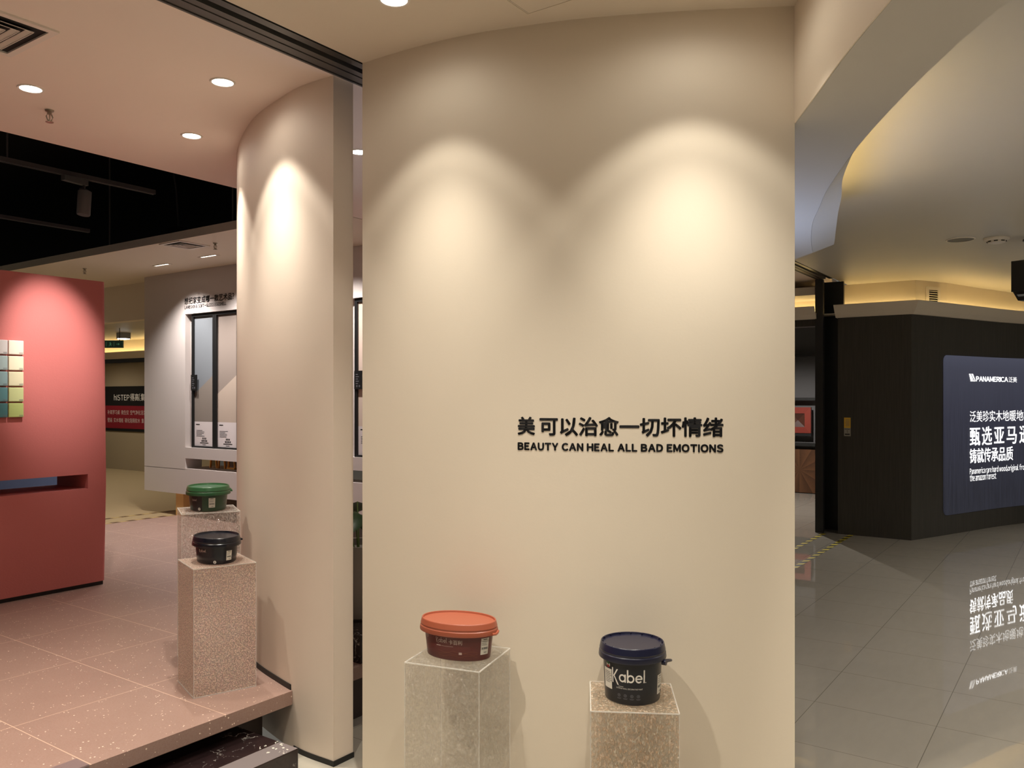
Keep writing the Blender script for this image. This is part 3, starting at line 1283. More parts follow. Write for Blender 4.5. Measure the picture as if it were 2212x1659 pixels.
tape(3.3, 10.57, 2.70, 0, 0.055, M['tape'], 'black and yellow hazard tape on the mall floor leading to the shutter jamb', 'hazard tapes along the shutter line')
tape(3.3, 10.60, 2.398, 0, 0.055, M['tape'], 'black and yellow hazard tape on the mall floor ending at the timber wall', 'hazard tapes along the shutter line')
tape(2.0, 8.2, 8.90, PLAT, 0.06, M['tape_far'], 'worn hazard tape along the far edge of the terracotta floor', 'worn tapes at the far shop edge')
tape(2.0, 8.2, 9.255, PLAT, 0.06, M['tape_far'], 'worn hazard tape on the beige tiles beyond the terracotta floor', 'worn tapes at the far shop edge')


# ================================================================== SLOGAN ON THE FEATURE WALL
lt = thing('wall_lettering', 'black two line slogan lettering on the cream curved feature wall', 'lettering', wall_plan.at(1.16, 1.46))
o0 = Vector(lt.location)
fn = lambda u, v: Vector(wall_plan.at(u, v, 0.0012)) - o0
bm = bmesh.new()
put(bm, fit(layout('美', cjk=1), 0.7700, 0.7700 + 0.0675, 1.5315, 1.5995, 0.0022), fn)
put(bm, fit(layout('可以治愈一切坏情绪'), 0.8595, 1.5556, 1.5295, 1.6005, 0.0022), fn)
link('chinese_line', bm, M['ink'], lt)
bm = bmesh.new()
put(bm, fit(layout(SLOGAN_EN, 0.17, 0.30), 0.7702, 1.5556, 1.4716, 1.4990, 0.0021), fn)
link('english_line', bm, M['ink'], lt)


# ================================================================== PLINTHS
def plinth(loc, size, height, rot, mat, label):
    t = thing('display_plinth', label, 'plinth', loc, radians(rot), 'acrylic plinths under the paint tubs')
    h = size / 2
    bm = bmesh.new()
    box(bm, -h, h, -h, h, 0.002, height)
    link('acrylic_box', bm, mat, t)
    bm = bmesh.new()
    e = 0.0022
    for sx in (-1, 1):
        for sy in (-1, 1):
            box(bm, sx * h - e * .5, sx * h + e * .5, sy * h - e * .5, sy * h + e * .5, 0, height)
    for s in (-1, 1):
        for z in (0.0, height - 2 * e + 0.001):
            box(bm, -h, h, s * h - e, s * h + e, z, z + 2 * e - 0.001)
            box(bm, s * h - e, s * h + e, -h, h, z, z + 2 * e - 0.001)
    link('polished_edge', bm, M['edge'], t)
    return t


clear = acrylic_mat('embossed_clear_acrylic', 0.22, srgb(255, 248, 236), srgb(250, 242, 226), 95, (1.1, 1.1, 0.8), 0.8, 0.9, (196, 184, 162), (255, 255, 252))  # light and dark flecks painted in for the glints of the embossing
dich = acrylic_mat('embossed_dichroic_acrylic', 0.46, srgb(252, 228, 204), srgb(248, 240, 220), 88, (1.3, 1.3, 0.65), 0.85, 0.8, (140, 160, 152), (255, 196, 136))
pinkf = acrylic_mat('fine_pink_dichroic_acrylic', 0.82, srgb(255, 232, 216), srgb(250, 216, 206), 150, (1.2, 1.2, 1.0), 0.8, 0.8, (226, 196, 188), (255, 222, 184))
frost = acrylic_mat('pebbled_clear_acrylic', 0.46, srgb(252, 240, 232), srgb(244, 228, 218), 110, (1.2, 1.2, 0.8), 0.75, 0.8, (196, 172, 164), (255, 248, 236))
plinth((2.461, 1.970, 0), 0.299, 0.70, -76.4, clear, 'clear embossed acrylic plinth carrying the oval orange lidded tub')
plinth((2.694, 1.357, 0), 0.300, 0.60, -60.0, dich, 'acrylic plinth with orange and teal shimmer carrying the round navy bucket')
plinth((2.485, 3.499, PLAT), 0.290, 0.60, -19.6, pinkf, 'pink shimmering acrylic plinth at the edge of the terracotta floor')
plinth((2.690, 3.860, PLAT), 0.285, 0.80, -29.0, frost, 'taller pebbled acrylic plinth under the green tub by the curved partition')


# ================================================================== PAINT TUBS
class Shell:
    """elliptic tub wall for wrapping print: arc length from the front -> point"""
    def __init__(s, a, b, h, t0, t1, theta):
        s.a, s.b, s.h, s.t0, s.t1 = a, b, h, t0, t1
        N = 720
        s.tab = []
        acc = 0
        am, bm_ = a - (t0 + t1) / 2, b - (t0 + t1) / 2
        prev = None
        for k in range(-N // 2, N // 2 + 1):
            th = theta + 2 * pi * k / N
            p = (am * cos(th), bm_ * sin(th))
            if prev:
                acc += hypot(p[0] - prev[0], p[1] - prev[1])
            s.tab.append((acc, th))
            prev = p
        mid = s.tab[N // 2][0]
        s.tab = [(l - mid, th) for l, th in s.tab]

    def at(s, u, z, off=0.0007):
        lo, hi = 0, len(s.tab) - 1
        while hi - lo > 1:
            m = (lo + hi) // 2
            if s.tab[m][0] <= u:
                lo = m
            else:
                hi = m
        (l0, a0), (l1, a1) = s.tab[lo], s.tab[hi]
        th = a0 + (a1 - a0) * (u - l0) / (l1 - l0)
        k = z / s.h
        ins = s.t0 + (s.t1 - s.t0) * k
        return ((s.a - ins + off) * cos(th), (s.b - ins + off) * sin(th), z)


def tub(name, label, loc, rot, a, b, h, lid_h, body_mat, lid_mat, theta, t0=0.026, t1=0.012):
    t = thing(name, label, 'paint tub', loc, radians(rot), 'paint tubs on the plinths')
    bm = bmesh.new()
    ins = lambda z: t0 + (t1 - t0) * z / h
    rings = [(0.0, a - t0 - 0.006, b - t0 - 0.006), (0.003, a - t0 - 0.001, b - t0 - 0.001)]
    for z in (0.006, h * 0.3, h * 0.6, h - lid_h + 0.004):
        rings.append((z, a - ins(z), b - ins(z)))
    body = None
    loft(bm, rings, 72)
    body = link('tub_body', bm, body_mat, t, smooth=True)
    bm = bmesh.new()
    z0 = h - lid_h
    prof = [(z0, 0.009), (z0, 0.001), (z0 + 0.004, 0.0), (z0 + lid_h * 0.36, 0.0015), (z0 + lid_h * 0.42, 0.0045), (z0 + lid_h * 0.50, 0.0045),
            (z0 + lid_h * 0.55, 0.003), (h - 0.004, 0.0075), (h - 0.001, 0.0085), (h, 0.010), (h - 0.001, 0.0125), (h - 0.007, 0.0145), (h - 0.0075, 0.020)]
    loft(bm, [(z, a - i, b - i) for z, i in prof], 72, cap0=True, cap1=True)
    lid = link('lid', bm, lid_mat, t, smooth=True)
    return t, body, lid, Shell(a, b, h, t0, t1, theta)


def plastic(name, c, rough=0.32):
    m = NT(name).base(c, rough, 0, 0.5)
    m.bump(m.noise(m.obj(), 160, 2), 0.02, 0.001)
    return m.m


def barcode_label(body, sh, u, z, w, hgt):
    bm = bmesh.new()
    put(bm, rect(u - w / 2, u + w / 2, z, z + hgt, 6), lambda p, q: sh.at(p, q, 0.0008))
    lb = link('barcode_label', bm, M['label'], body)
    bm = bmesh.new()
    rnd = random.Random(int(w * 10000))
    fnl = lambda p, q: sh.at(p, q, 0.0013)
    put(bm, rect(u - w * .25, u + w * .25, z + hgt * .9, z + hgt * .94, 2), fnl)
    for k in range(3):
        put(bm, rect(u - w * .40, u + w * (.15 + .2 * rnd.random()), z + hgt * (.78 - .1 * k), z + hgt * (.80 - .1 * k), 2), fnl)
    x = u - w * .38
    while x < u + w * .36:
        bw = w * rnd.choice((.02, .03, .05))
        put(bm, rect(x, x + bw, z + hgt * .32, z + hgt * .44), fnl)
        x += bw + w * rnd.choice((.02, .03))
    put(bm, rect(u - w * .1, u + w * .25, z + hgt * .12, z + hgt * .15, 2), fnl)
    link('label_print', bm, M['ink'], lb)
    return lb


# -- oval tub, orange lid and wine red body
RB = (2.461, 1.970, 0.7005)
t, body, lid, sh = tub('paint_tub', 'oval wine red paint tub with a bright orange lid on the clear plinth', RB, -76.4, 0.156, 0.108, 0.142, 0.046,
                       plastic('wine_red_plastic', srgb(98, 40, 36)), plastic('orange_plastic', srgb(160, 84, 60), 0.4), radians(-90), 0.030, 0.014)
bm = bmesh.new()
wrap = lambda u, v: sh.at(u, v)
put(bm, fit(wordmark(), -0.056, -0.007, 0.062, 0.086), wrap)
link('wordmark_print', bm, M['pale_ink'], body)
bm = bmesh.new()
put(bm, fit(layout('卡百利'), -0.001, 0.051, 0.0635, 0.0805, 0.0006), wrap)
put(bm, rect(-0.056, -0.036, 0.0535, 0.0565, 3), wrap)
put(bm, rect(-0.034, 0.016, 0.0542, 0.0552, 6), wrap)
put(bm, rect(0.038, 0.050, 0.026, 0.035, 2), wrap)
link('front_print', bm, M['pale_ink'], body)
bm = bmesh.new()
put(bm, joined(ring(-0.109, 0.084, 0.0088, 0.0102), ring(-0.109, 0.084, 0.004, 0.005), rect(-0.115, -0.103, 0.083, 0.0845, 2)), wrap)
link('round_seal', bm, M['pale_ink'], body)
bm = bmesh.new()
for base_z, amp, ph in ((0.034, 0.003, 0.0), (0.020, 0.0025, 1.0), (0.028, 0.003, 2.2)):
    for k in range(26):
        ua, ub = -0.05 + 0.0062 * k, -0.05 + 0.0062 * (k + 1)
        za, zb2 = base_z + amp * sin(ua * 90 + ph), base_z + amp * sin(ub * 90 + ph)
        put(bm, quad((ua, za), (ub, zb2), (ub, zb2 + 0.0006), (ua, za + 0.0006)), lambda u, v: sh.at(u, v, 0.0005))
link('wave_print', bm, M['gold_ink'], body)
barcode_label(body, sh, 0.139, 0.024, 0.034, 0.062)
bm = bmesh.new()
tube(bm, [(0.150, -0.03, 0.100), (0.1575, -0.012, 0.098), (0.1585, 0.0, 0.100), (0.157, 0.012, 0.104)], 0.005, 8)
link('handle_lug', bm, lid.data.materials[0], t, smooth=True)

# -- round navy bucket
BB = (2.694, 1.357, 0.6005)
t, body, lid, sh = tub('paint_bucket', 'round navy paint bucket with white wordmark on the orange shimmer plinth', BB, -60, 0.121, 0.121, 0.202, 0.052,
                       plastic('midnight_navy_plastic', srgb(23, 24, 32)), plastic('navy_lid_plastic', srgb(25, 26, 48), 0.3), radians(-90 + 4), 0.023, 0.014)
t['category'] = 'paint bucket'
bm = bmesh.new()
put(bm, fit(wordmark(), -0.0900, 0.0365, 0.070, 0.128), lambda u, v: sh.at(u, v))
put(bm, fit(layout('INTERIOR WALL DECORATIVE PAINT'), -0.072, 0.024, 0.0575, 0.0625), lambda u, v: sh.at(u, v))
put(bm, rect(-0.064, -0.045, 0.0655, 0.0667, 3), lambda u, v: sh.at(u, v))
link('wordmark_print', bm, M['white_ink'], body)
bm = bmesh.new()
for k in range(4):
    u0 = -0.062 + 0.0235 * k
    put(bm, joined(ring(u0, 0.035, 0.0042, 0.0056, n=16), ring(u0, 0.035, 0.0, 0.002, n=10), rect(u0 - .008, u0 + .008, .0245, .0257, 2),
                   rect(u0 - .006, u0 + .006, .0222, .0232, 2)), lambda u, v: sh.at(u, v))
link('icon_print', bm, M['grey_ink'], body)
bm = bmesh.new()
put(bm, rect(-0.138, -0.0925, 0.048, 0.118, 6), lambda u, v: sh.at(u, v))
lb = link('side_label', bm, M['label'], body)
bm = bmesh.new()
for k in range(7):
    put(bm, rect(-0.130, -0.101 + 0.004 * (k % 3), 0.106 - 0.006 * k, 0.1075 - 0.006 * k, 3), lambda u, v: sh.at(u, v, 0.0012))
link('label_print', bm, M['ink'], lb)
bm = bmesh.new()
put(bm, ring(-0.110, 0.132, 0.0, 0.0105, 30, 150, 14), lambda u, v: sh.at(u, v))
em = link('round_emblem', bm, plain('emblem_green', srgb(40, 90, 56), 0.5), body)
bm = bmesh.new()
put(bm, ring(-0.110, 0.132, 0.0, 0.0105, 210, 330, 14), lambda u, v: sh.at(u, v))
link('emblem_base', bm, plain('emblem_red', srgb(170, 40, 44), 0.5), em)
bm = bmesh.new()
put(bm, joined(ring(-0.110, 0.132, 0.0, 0.0105, 150, 210, 8), ring(-0.110, 0.132, 0.0, 0.0105, -30, 30, 8)), lambda u, v: sh.at(u, v))
link('emblem_band', bm, M['white_ink'], em)
barcode_label(body, sh, 0.110, 0.030, 0.036, 0.068)
bm = bmesh.new()
put(bm, ring(0.1255, 0.036, 0.0, 0.0055, n=14), lambda u, v: sh.at(u, v, 0.002))
link('black_dot', bm, M['black'], body)
# bail handle hanging at the side, with lugs
bm = bmesh.new()
pts = []
for k in range(31):
    q = k / 30
    a = radians(-25 + 180 * q)
    rr = 0.1235 + 0.016 * math.exp(-((math.degrees(a) - 4) / 13) ** 2)
    pts.append((rr * cos(a), rr * sin(a), 0.142 - 0.045 * sin(pi * q) ** 2))
tube(bm, pts, 0.0045, 8)
for q in (-25, 155):
    ca, sa = cos(radians(q)), sin(radians(q))
    tube(bm, [(0.112 * ca, 0.112 * sa, 0.142), (0.1275 * ca, 0.1275 * sa, 0.142)], 0.010, 10)
link('bail_handle', bm, lid.data.materials[0], t, smooth=True)
for k in range(16):
    bm = bmesh.new()
    a = 2 * pi * k / 16
    obox(bm, (0.1075 * cos(a), 0.1075 * sin(a), 0.1985), (cos(a), sin(a), 0), (-sin(a), cos(a), 0), (0, 0, 1), 0.0035, 0.002, 0.003)
    link('lid_rib', bm, lid.data.materials[0], lid)

# -- navy and green oval tubs on the raised floor
dnavy = plastic('black_navy_plastic', srgb(20, 21, 30), 0.25)
t, body, lid, sh = tub('paint_tub', 'oval black navy paint tub on the pink shimmering plinth', (2.485, 3.499, PLAT + 0.6005), 70.4, 0.137, 0.112, 0.127, 0.044,
                       dnavy, dnavy, radians(180), 0.024, 0.012)
barcode_label(body, sh, 0.028, 0.018, 0.030, 0.046)
bm = bmesh.new()
put(bm, ring(-0.042, 0.013, 0.0, 0.0075, n=18), lambda u, v: sh.at(u, v))
rs = link('round_sticker', bm, M['white_ink'], body)
bm = bmesh.new()
put(bm, joined(rect(-0.0428, -0.0412, 0.008, 0.018), rect(-0.046, -0.038, 0.0125, 0.0137)), lambda u, v: sh.at(u, v, 0.0012))
link('sticker_print', bm, M['ink'], rs)
bm = bmesh.new()
put(bm, fit(wordmark(), -0.135, -0.086, 0.055, 0.073), lambda u, v: sh.at(u, v))
link('side_print', bm, M['pale_ink'], body)
bm = bmesh.new()
tube(bm, [(-0.03, -0.1125, 0.098), (-0.01, -0.117, 0.094), (0.02, -0.1165, 0.098), (0.03, -0.112, 0.102)], 0.005, 8)
link('handle_lug', bm, dnavy, t, smooth=True)

green = plastic('bottle_green_plastic', srgb(44, 84, 52), 0.28)
gbody = plastic('dark_green_plastic', srgb(48, 72, 50), 0.3)
t, body, lid, sh = tub('paint_tub', 'oval green paint tub on the taller pebbled plinth', (2.690, 3.860, PLAT + 0.8005), 61.0, 0.137, 0.113, 0.128, 0.044,
                       gbody, green, radians(180), 0.024, 0.012)
barcode_label(body, sh, 0.006, 0.022, 0.033, 0.050)
bm = bmesh.new()
put(bm, rect(-0.115, -0.045, 0.004, 0.080, 8), lambda u, v: sh.at(u, v, 0.0004))
wr = link('dark_wrap', bm, plain('black_brown_wrap', srgb(38, 30, 28), 0.45), body)
bm = bmesh.new()
put(bm, ring(-0.062, 0.015, 0.0, 0.0075, n=18), lambda u, v: sh.at(u, v, 0.0009))
rs = link('round_sticker', bm, M['white_ink'], body)
bm = bmesh.new()
put(bm, joined(rect(-0.0628, -0.0612, 0.010, 0.020), rect(-0.066, -0.058, 0.0145, 0.0157)), lambda u, v: sh.at(u, v, 0.0014))
link('sticker_print', bm, M['ink'], rs)
bm = bmesh.new()
put(bm, fit(wordmark(), -0.112, -0.076, 0.053, 0.068), lambda u, v: sh.at(u, v, 0.001))
link('side_print', bm, M['pale_ink'], wr)
bm = bmesh.new()
for k in range(5):
    put(bm, rect(0.075, 0.105, 0.066 - 0.006 * k, 0.0672 - 0.006 * k, 4), lambda u, v: sh.at(u, v))
link('side_text', bm, M['grey_ink'], body)
bm = bmesh.new()
tube(bm, [(-0.03, -0.1135, 0.098), (-0.01, -0.118, 0.094), (0.02, -0.1175, 0.098), (0.03, -0.113, 0.102)], 0.005, 8)
link('handle_lug', bm, green, t, smooth=True)


# ================================================================== CEILING FIXTURES
def downlight(loc, r, label, watts=60, wide=14, color=WARM, angle=92, group='recessed downlights', blend=0.55, beam=0):
    t = thing('downlight', label, 'downlight', loc, 0, group)
    bm = bmesh.new()
    loft(bm, [(0.0, r * 0.80, r * 0.80), (-0.004, r * 0.82, r * 0.82), (-0.005, r * 0.95, r * 0.95), (-0.001, r, r), (0.0, r, r)], 40, False, False)
    link('trim_ring', bm, M['white_metal'], t, smooth=True)
    bm = bmesh.new()
    loft(bm, [(-0.002, r * 0.80, r * 0.80), (-0.0025, 0.001, 0.001)], 40)
    link('lens', bm, M['lens'], t)
    spot('lamp_light', (0, 0, -0.02), (0, 0, -2), watts, angle, blend, color, 0.022, t)
    if beam:
        spot('beam_light', (0, 0, -0.02), (0, 0, -2), beam, 74, 1.0, color, 0.022, t)
    if wide:
        spot('spill_light', (0, 0, -0.02), (0, 0, -2), wide, 168, 0.5, color, 0.022, t)
    return t


DL = 'recessed downlights'
downlight((2.244, 2.100, CEIL), 0.060, 'round lit downlight in the cream ceiling before the slogan wall', 13, 2, LAMP, 92, DL, 0.3, 92)
downlight((2.610, 1.070, CEIL), 0.060, 'lit downlight in the cream ceiling above the round navy bucket', 16, 2.5, LAMP, 92, DL, 0.3, 108)
downlight((1.907, 4.118, CEIL), 0.058, 'lit downlight in the blush ceiling beside the first sprinkler', 50, 3, WARM, 72)
downlight((2.379, 3.304, CEIL), 0.058, 'lit downlight in the blush ceiling closest to the shutter rail', 26, 2, LAMP, 92, DL, 0.3, 84)
downlight((2.768, 4.125, CEIL), 0.058, 'lit downlight in the blush ceiling close to the dark ceiling void', 24, 2, LAMP, 92, DL, 0.3, 72)
downlight((3.524, 3.580, CEIL), 0.058, 'lit downlight seen in the narrow gap between the curved walls', 30, 8)
for x, y, w in ((0.9, 0.35, 138), (1.5, -0.7, 150), (0.1, -1.4, 180), (1.0, 1.7, 124)):  # added fill lamps, unseen, brighten the slogan wall and partition
    downlight((x, y, CEIL), 0.07, 'added fill downlight of the cream ceiling outside the picture', w, 0, (1.0, 0.925, 0.79), 124, 'added fill downlights out of view', 1.0)
for x, y, w in ((5.2, -1.4, 155), (8.0, -1.7, 180), (5.0, -4.0, 155), (10.4, -2.6, 180)):  # added fill lamps, unseen, lift the level on the mall floor
    downlight((x, y, CEIL), 0.07, 'added fill downlight of the mall ceiling outside the picture', w, 0, (1.0, 0.95, 0.87), 140, 'added fill downlights out of view', 0.8)
for x, y in ((0.3, 3.85), (-0.9, 3.9)):  # added lamps out of view; their floor bounce brightens the ceiling
    downlight((x, y, CEIL), 0.058, 'added fill downlight of the blush ceiling outside the picture', 170, 0, WARM, 92, 'added fill downlights out of view', 0.8)
downlight((12.6, 4.2, 2.949), 0.07, 'added fill downlight inside the wood sample shop', 230, 0, (1, 0.95, 0.9), 150, 'added fill downlights out of view', 0.5)  # added and unseen, lights the shelf wall
downlight((5.2, 11.6, CEIL), 0.058, 'added fill downlight of the white ceiling hidden by the red wall', 170, 0, NEUT, 140, 'added fill downlights out of view', 0.7)  # added and unseen, lifts the white wall area
downlight((7.3, 15.2, 2.759), 0.07, 'added fill downlight before the khaki shopfront', 62, 0, NEUT, 150, 'added fill downlights out of view', 0.6)  # added and unseen, lights the sign band and far floor


# added blue area light behind the feature wall, no visible source, tints the soffit
glow = bpy.data.lights.new('blue_fill', 'AREA')
glow.energy = 11
glow.spread = radians(120)
glow.color = (0.50, 0.64, 1.0)
glow.size = 0.9
glow_o = bpy.data.objects.new('blue_fill', glow)
glow_o.location = (4.75, 2.05, 1.3)
glow_o.rotation_euler = (radians(180), 0, 0)
COL.objects.link(glow_o)


def sprinkler(loc, label):
    t = thing('sprinkler', label, 'sprinkler', loc, 0, 'ceiling sprinklers')
    bm = bmesh.new()
    loft(bm, [(0, 0.022, 0.022), (-0.006, 0.020, 0.020), (-0.010, 0.011, 0.011), (-0.022, 0.010, 0.010)], 20)
    link('escutcheon', bm, M['chrome'], t, smooth=True)
    bm = bmesh.new()
    for s in (-1, 1):
        tube(bm, [(s * 0.010, 0, -0.020), (s * 0.016, 0, -0.034), (s * 0.010, 0, -0.050), (0, 0, -0.060)], 0.003, 6)
    tube(bm, [(0, 0, -0.02), (0, 0, -0.055)], 0.003, 6)
    link('yoke_arm', bm, M['chrome'], t)
    bm = bmesh.new()
    loft(bm, [(-0.060, 0.019, 0.019), (-0.0625, 0.019, 0.019)], 16)
    link('deflector', bm, M['chrome'], t)
    return t


sprinkler((2.107, 4.352, CEIL), 'small brass sprinkler head hanging from the blush ceiling')
sprinkler((4.831, 6.824, CEIL), 'small sprinkler head beside the vent of the white ceiling')
sprinkler((4.938, 9.397, CEIL), 'small sprinkler head of the white ceiling above the red wall end')


def vent(loc, sx, sy, label, rz=0.0):
    t = thing('air_vent', label, 'air vent', loc, rz, 'square ceiling air vents')
    bm = bmesh.new()
    f = 0.028
    for x0, x1, y0, y1 in ((-sx, sx, -sy, -sy + f), (-sx, sx, sy - f, sy), (-sx, -sx + f, -sy + f, sy - f), (sx - f, sx, -sy + f, sy - f)):
        box(bm, x0, x1, y0, y1, -0.009, -0.0005)
    link('frame', bm, M['white_metal'], t)
    bm = bmesh.new()
    box(bm, -sx + f, sx - f, -sy + f, sy - f, -0.0018, -0.0006)
    link('dark_lining', bm, M['dark_slot'], t)
    bm = bmesh.new()
    for k in range(1, 5):
        a, b = (sx - f) * (1 - k * 0.2), (sy - f) * (1 - k * 0.2)
        w = 0.022
        # four sloping blades of one square ring
        for (x0, y0, x1, y1) in ((-a, -b, a, -b), (a, -b, a, b), (a, b, -a, b), (-a, b, -a, -b)):
            L = hypot(x1 - x0, y1 - y0)
            dx, dy = (x1 - x0) / L, (y1 - y0) / L
            ix, iy = -dy * w, dx * w
            e0 = (x0 + ix + dx * w, y0 + iy + dy * w)
            e1 = (x1 + ix - dx * w, y1 + iy - dy * w)
            for dz in (0.0, 0.0012):
                bm.faces.new([bm.verts.new(p) for p in ((x0, y0, -0.012 + dz), (x1, y1, -0.012 + dz), (e1[0], e1[1], -0.0035 + dz), (e0[0], e0[1], -0.0035 + dz))])
            lx, ly = -dy * 0.003, dx * 0.003
            lp = [bm.verts.new(p) for p in ((x0, y0, -0.0135), (x1, y1, -0.0135), (x1 + lx, y1 + ly, -0.0135), (x0 + lx, y0 + ly, -0.0135))]
            lq = [bm.verts.new(p) for p in ((x0, y0, -0.0121), (x1, y1, -0.0121), (x1 + lx, y1 + ly, -0.0121), (x0 + lx, y0 + ly, -0.0121))]
            bm.faces.new(lp)
            for q_ in range(4):
                bm.faces.new((lp[q_], lp[(q_ + 1) % 4], lq[(q_ + 1) % 4], lq[q_]))
    link('blade', bm, M['white_metal'], t)
    return t


vent((1.46, 3.585, CEIL), 0.215, 0.205, 'square louvred air vent in the blush ceiling, cut by the picture edge')
vent((4.715, 7.14, CEIL), 0.165, 0.165, 'square louvred air vent in the white ceiling')


def grille(loc, label):
    t = thing('grille_light', label, 'ceiling light', loc, 0, 'slim grille lights of the white ceiling')
    bm = bmesh.new()
    for y0, y1, x0, x1 in ((-0.15, 0.15, -0.03, -0.022), (-0.15, 0.15, 0.022, 0.03), (-0.15, -0.142, -0.022, 0.022), (0.142, 0.15, -0.022, 0.022)):
        box(bm, x0, x1, y0, y1, -0.005, -0.0005)
    for k in range(9):
        y = -0.125 + 0.031 * k
        box(bm, -0.022, 0.022, y - 0.006, y + 0.006, -0.005, -0.0005)
    link('grille', bm, M['white_metal'], t)
    bm = bmesh.new()
    for k in range(8):
        y = -0.1095 + 0.031 * k
        box(bm, -0.007, 0.007, y - 0.0035, y + 0.0035, -0.0035, -0.0008)
    link('lens', bm, M['lens'], t)
    spot('lamp_light', (0, 0, -0.02), (0.12, 0, -2), 130, 116, 0.8, (1, 0.92, 0.87), 0.05, t)
    return t


grille((5.29, 8.432, CEIL), 'slim lit grille light in the white ceiling close to the wall corner')
grille((5.238, 7.508, CEIL), 'slim lit grille light in the white ceiling above the sample boards')
grille((5.22, 5.9, CEIL), 'slim lit grille light in the white ceiling hidden behind the curved partition')

# access hatch in the cream ceiling: a thin frame with a shadow gap
ht = thing('access_hatch', 'flush square access hatch in the cream ceiling above the slogan wall', 'hatch', (2.39, 1.531, CEIL))
bm = bmesh.new()
for x0, x1, y0, y1 in ((-.245, .245, .231, .245), (-.245, .245, -.245, -.231), (-.245, -.231, -.231, .231), (.231, .245, -.231, .231)):
    box(bm, x0, x1, y0, y1, -0.0022, -0.0004)
link('hatch_frame', bm, M['ceiling'], ht)
bm = bmesh.new()
box(bm, -.2255, .2255, -.2255, .2255, -0.0012, -0.0003)
link('shadow_gap', bm, M['riser'], ht)
bm = bmesh.new()
box(bm, -.221, .221, -.221, .221, -0.004, -0.0014)
link('hatch_door', bm, M['ceiling'], ht)

# ---- black void above the raised floor: track, spotlights, pipes, fan
def rail(x0, x1, y, z, label):
    t = thing('track_rail', label, 'lighting track', ((x0 + x1) / 2, y, z), 0, 'lighting tracks in the dark ceiling void')
    h = (x1 - x0) / 2
    bm = bmesh.new()
    box(bm, -h, h, -0.018, 0.018, 0.0, 0.03)
    link('channel', bm, M['void_pipe'], t)
    for s in (-1, 1):
        bm = bmesh.new()
        box(bm, -h, h, s * 0.012 - 0.003, s * 0.012 + 0.003, -0.004, -0.0002)
        link('rail_lip', bm, M['track'], t)
    for q in (-0.7, 0.35):
        bm = bmesh.new()
        tube(bm, [(h * q, 0, 0.03), (h * q, 0, 4.299 - z)], 0.006, 6)
        link('hanging_rod', bm, M['void_pipe'], t)
    return t


rail(0.4, 3.70, 6.0, 3.262, 'black lighting track carrying the cylinder spotlight in the dark void')
rail(0.6, 4.30, 8.1, 3.30, 'black lighting track farther back in the dark void')
t = thing('track_spotlight', 'dark cylinder spotlight hanging from the track in the void', 'spotlight', (3.10, 6.0, 3.262), radians(10), 'track spotlights')
bm = bmesh.new()
box(bm, -0.115, 0.075, -0.02, 0.02, -0.045, -0.006)
link('driver_box', bm, M['track'], t)
bm = bmesh.new()
tube(bm, [(0.055, 0, -0.045), (0.05, 0, -0.085)], 0.010, 8)
link('swivel_stem', bm, M['void_pipe'], t)
bm = bmesh.new()
tube(bm, [(0.062, 0, -0.083), (0.060, 0, -0.088), (0.046, -0.004, -0.255), (0.045, -0.004, -0.262)], [0.040, 0.046, 0.046, 0.042], 24)
link('lamp_body', bm, plain('grey_lamp_body', srgb(92, 86, 84), 0.5), t, smooth=True)

t = thing('track_spotlight', 'spotlight above the blush ceiling edge aimed at the red wall', 'spotlight', (2.72, 5.03, 3.22), 0, 'track spotlights')
bm = bmesh.new()
tube(bm, [(0, -0.01, 0.17), (0.0, 0.03, 0.05)], 0.042, 20)
link('lamp_body', bm, M['void_pipe'], t, smooth=True)
bm = bmesh.new()
tube(bm, [(0, -0.01, 0.17), (0, -0.01, 1.079)], 0.006, 6)
link('hanging_rod', bm, M['void_pipe'], t)
spot('lamp_light', (0.0, 0.045, 0.02), (0.22, 1.0, -1.22), 215, 34, 1.0, (1, 0.93, 0.86), 0.03, t)

bm = bmesh.new()
tube(bm, [(0.0, 11.6, 3.55), (3.3, 11.1, 3.55), (4.3, 10.9, 3.55)], 0.05, 10)
tag(link('ceiling_pipe', bm, M['void_pipe']), 'dark pipe running deep inside the ceiling void', 'pipe')
fan = thing('ceiling_fan_coil', 'dark domed air unit perched above the white ceiling edge', 'air unit', (5.05, 7.75, 3.216))
bm = bmesh.new()
loft(bm, [(0.0, 0.22, 0.22), (0.02, 0.235, 0.235), (0.12, 0.20, 0.20), (0.20, 0.12, 0.12), (0.225, 0.03, 0.03)], 9)
link('dome', bm, plain('soot_black_plastic', srgb(40, 38, 38), 0.6), fan)
bm = bmesh.new()
tube(bm, [(0, 0, 0.22), (-0.03, 0, 0.6), (-0.10, 0, 1.0)], 0.008, 6)
link('cable', bm, M['void_pipe'], fan)
for x, y in ((4.62, 8.3), (4.64, 6.3)):
    bm = bmesh.new()
    tube(bm, [(x, y, 3.2155), (x, y, 4.299)], 0.007, 6)
    tag(link('threaded_rod', bm, M['track']), ('thin threaded rod holding the white ceiling beside the domed unit' if y > 7 else 'thin threaded rod holding the white ceiling close to the curved partition'), 'rod')

# ---- mall ceiling fittings
t = thing('ceiling_speaker', 'flat round speaker grille set in the mall ceiling', 'speaker', (8.683, 1.0, CEIL))
bm = bmesh.new()
loft(bm, [(-0.001, 0.125, 0.125), (-0.007, 0.122, 0.122), (-0.007, 0.112, 0.112)], 40, False, False)
link('rim', bm, M['white_metal'], t, smooth=True)
bm = bmesh.new()
loft(bm, [(-0.0035, 0.112, 0.112), (-0.004, 0.01, 0.01)], 40)
link('mesh_grille', bm, plain('grey_speaker_mesh', srgb(116, 114, 106), 0.6), t)

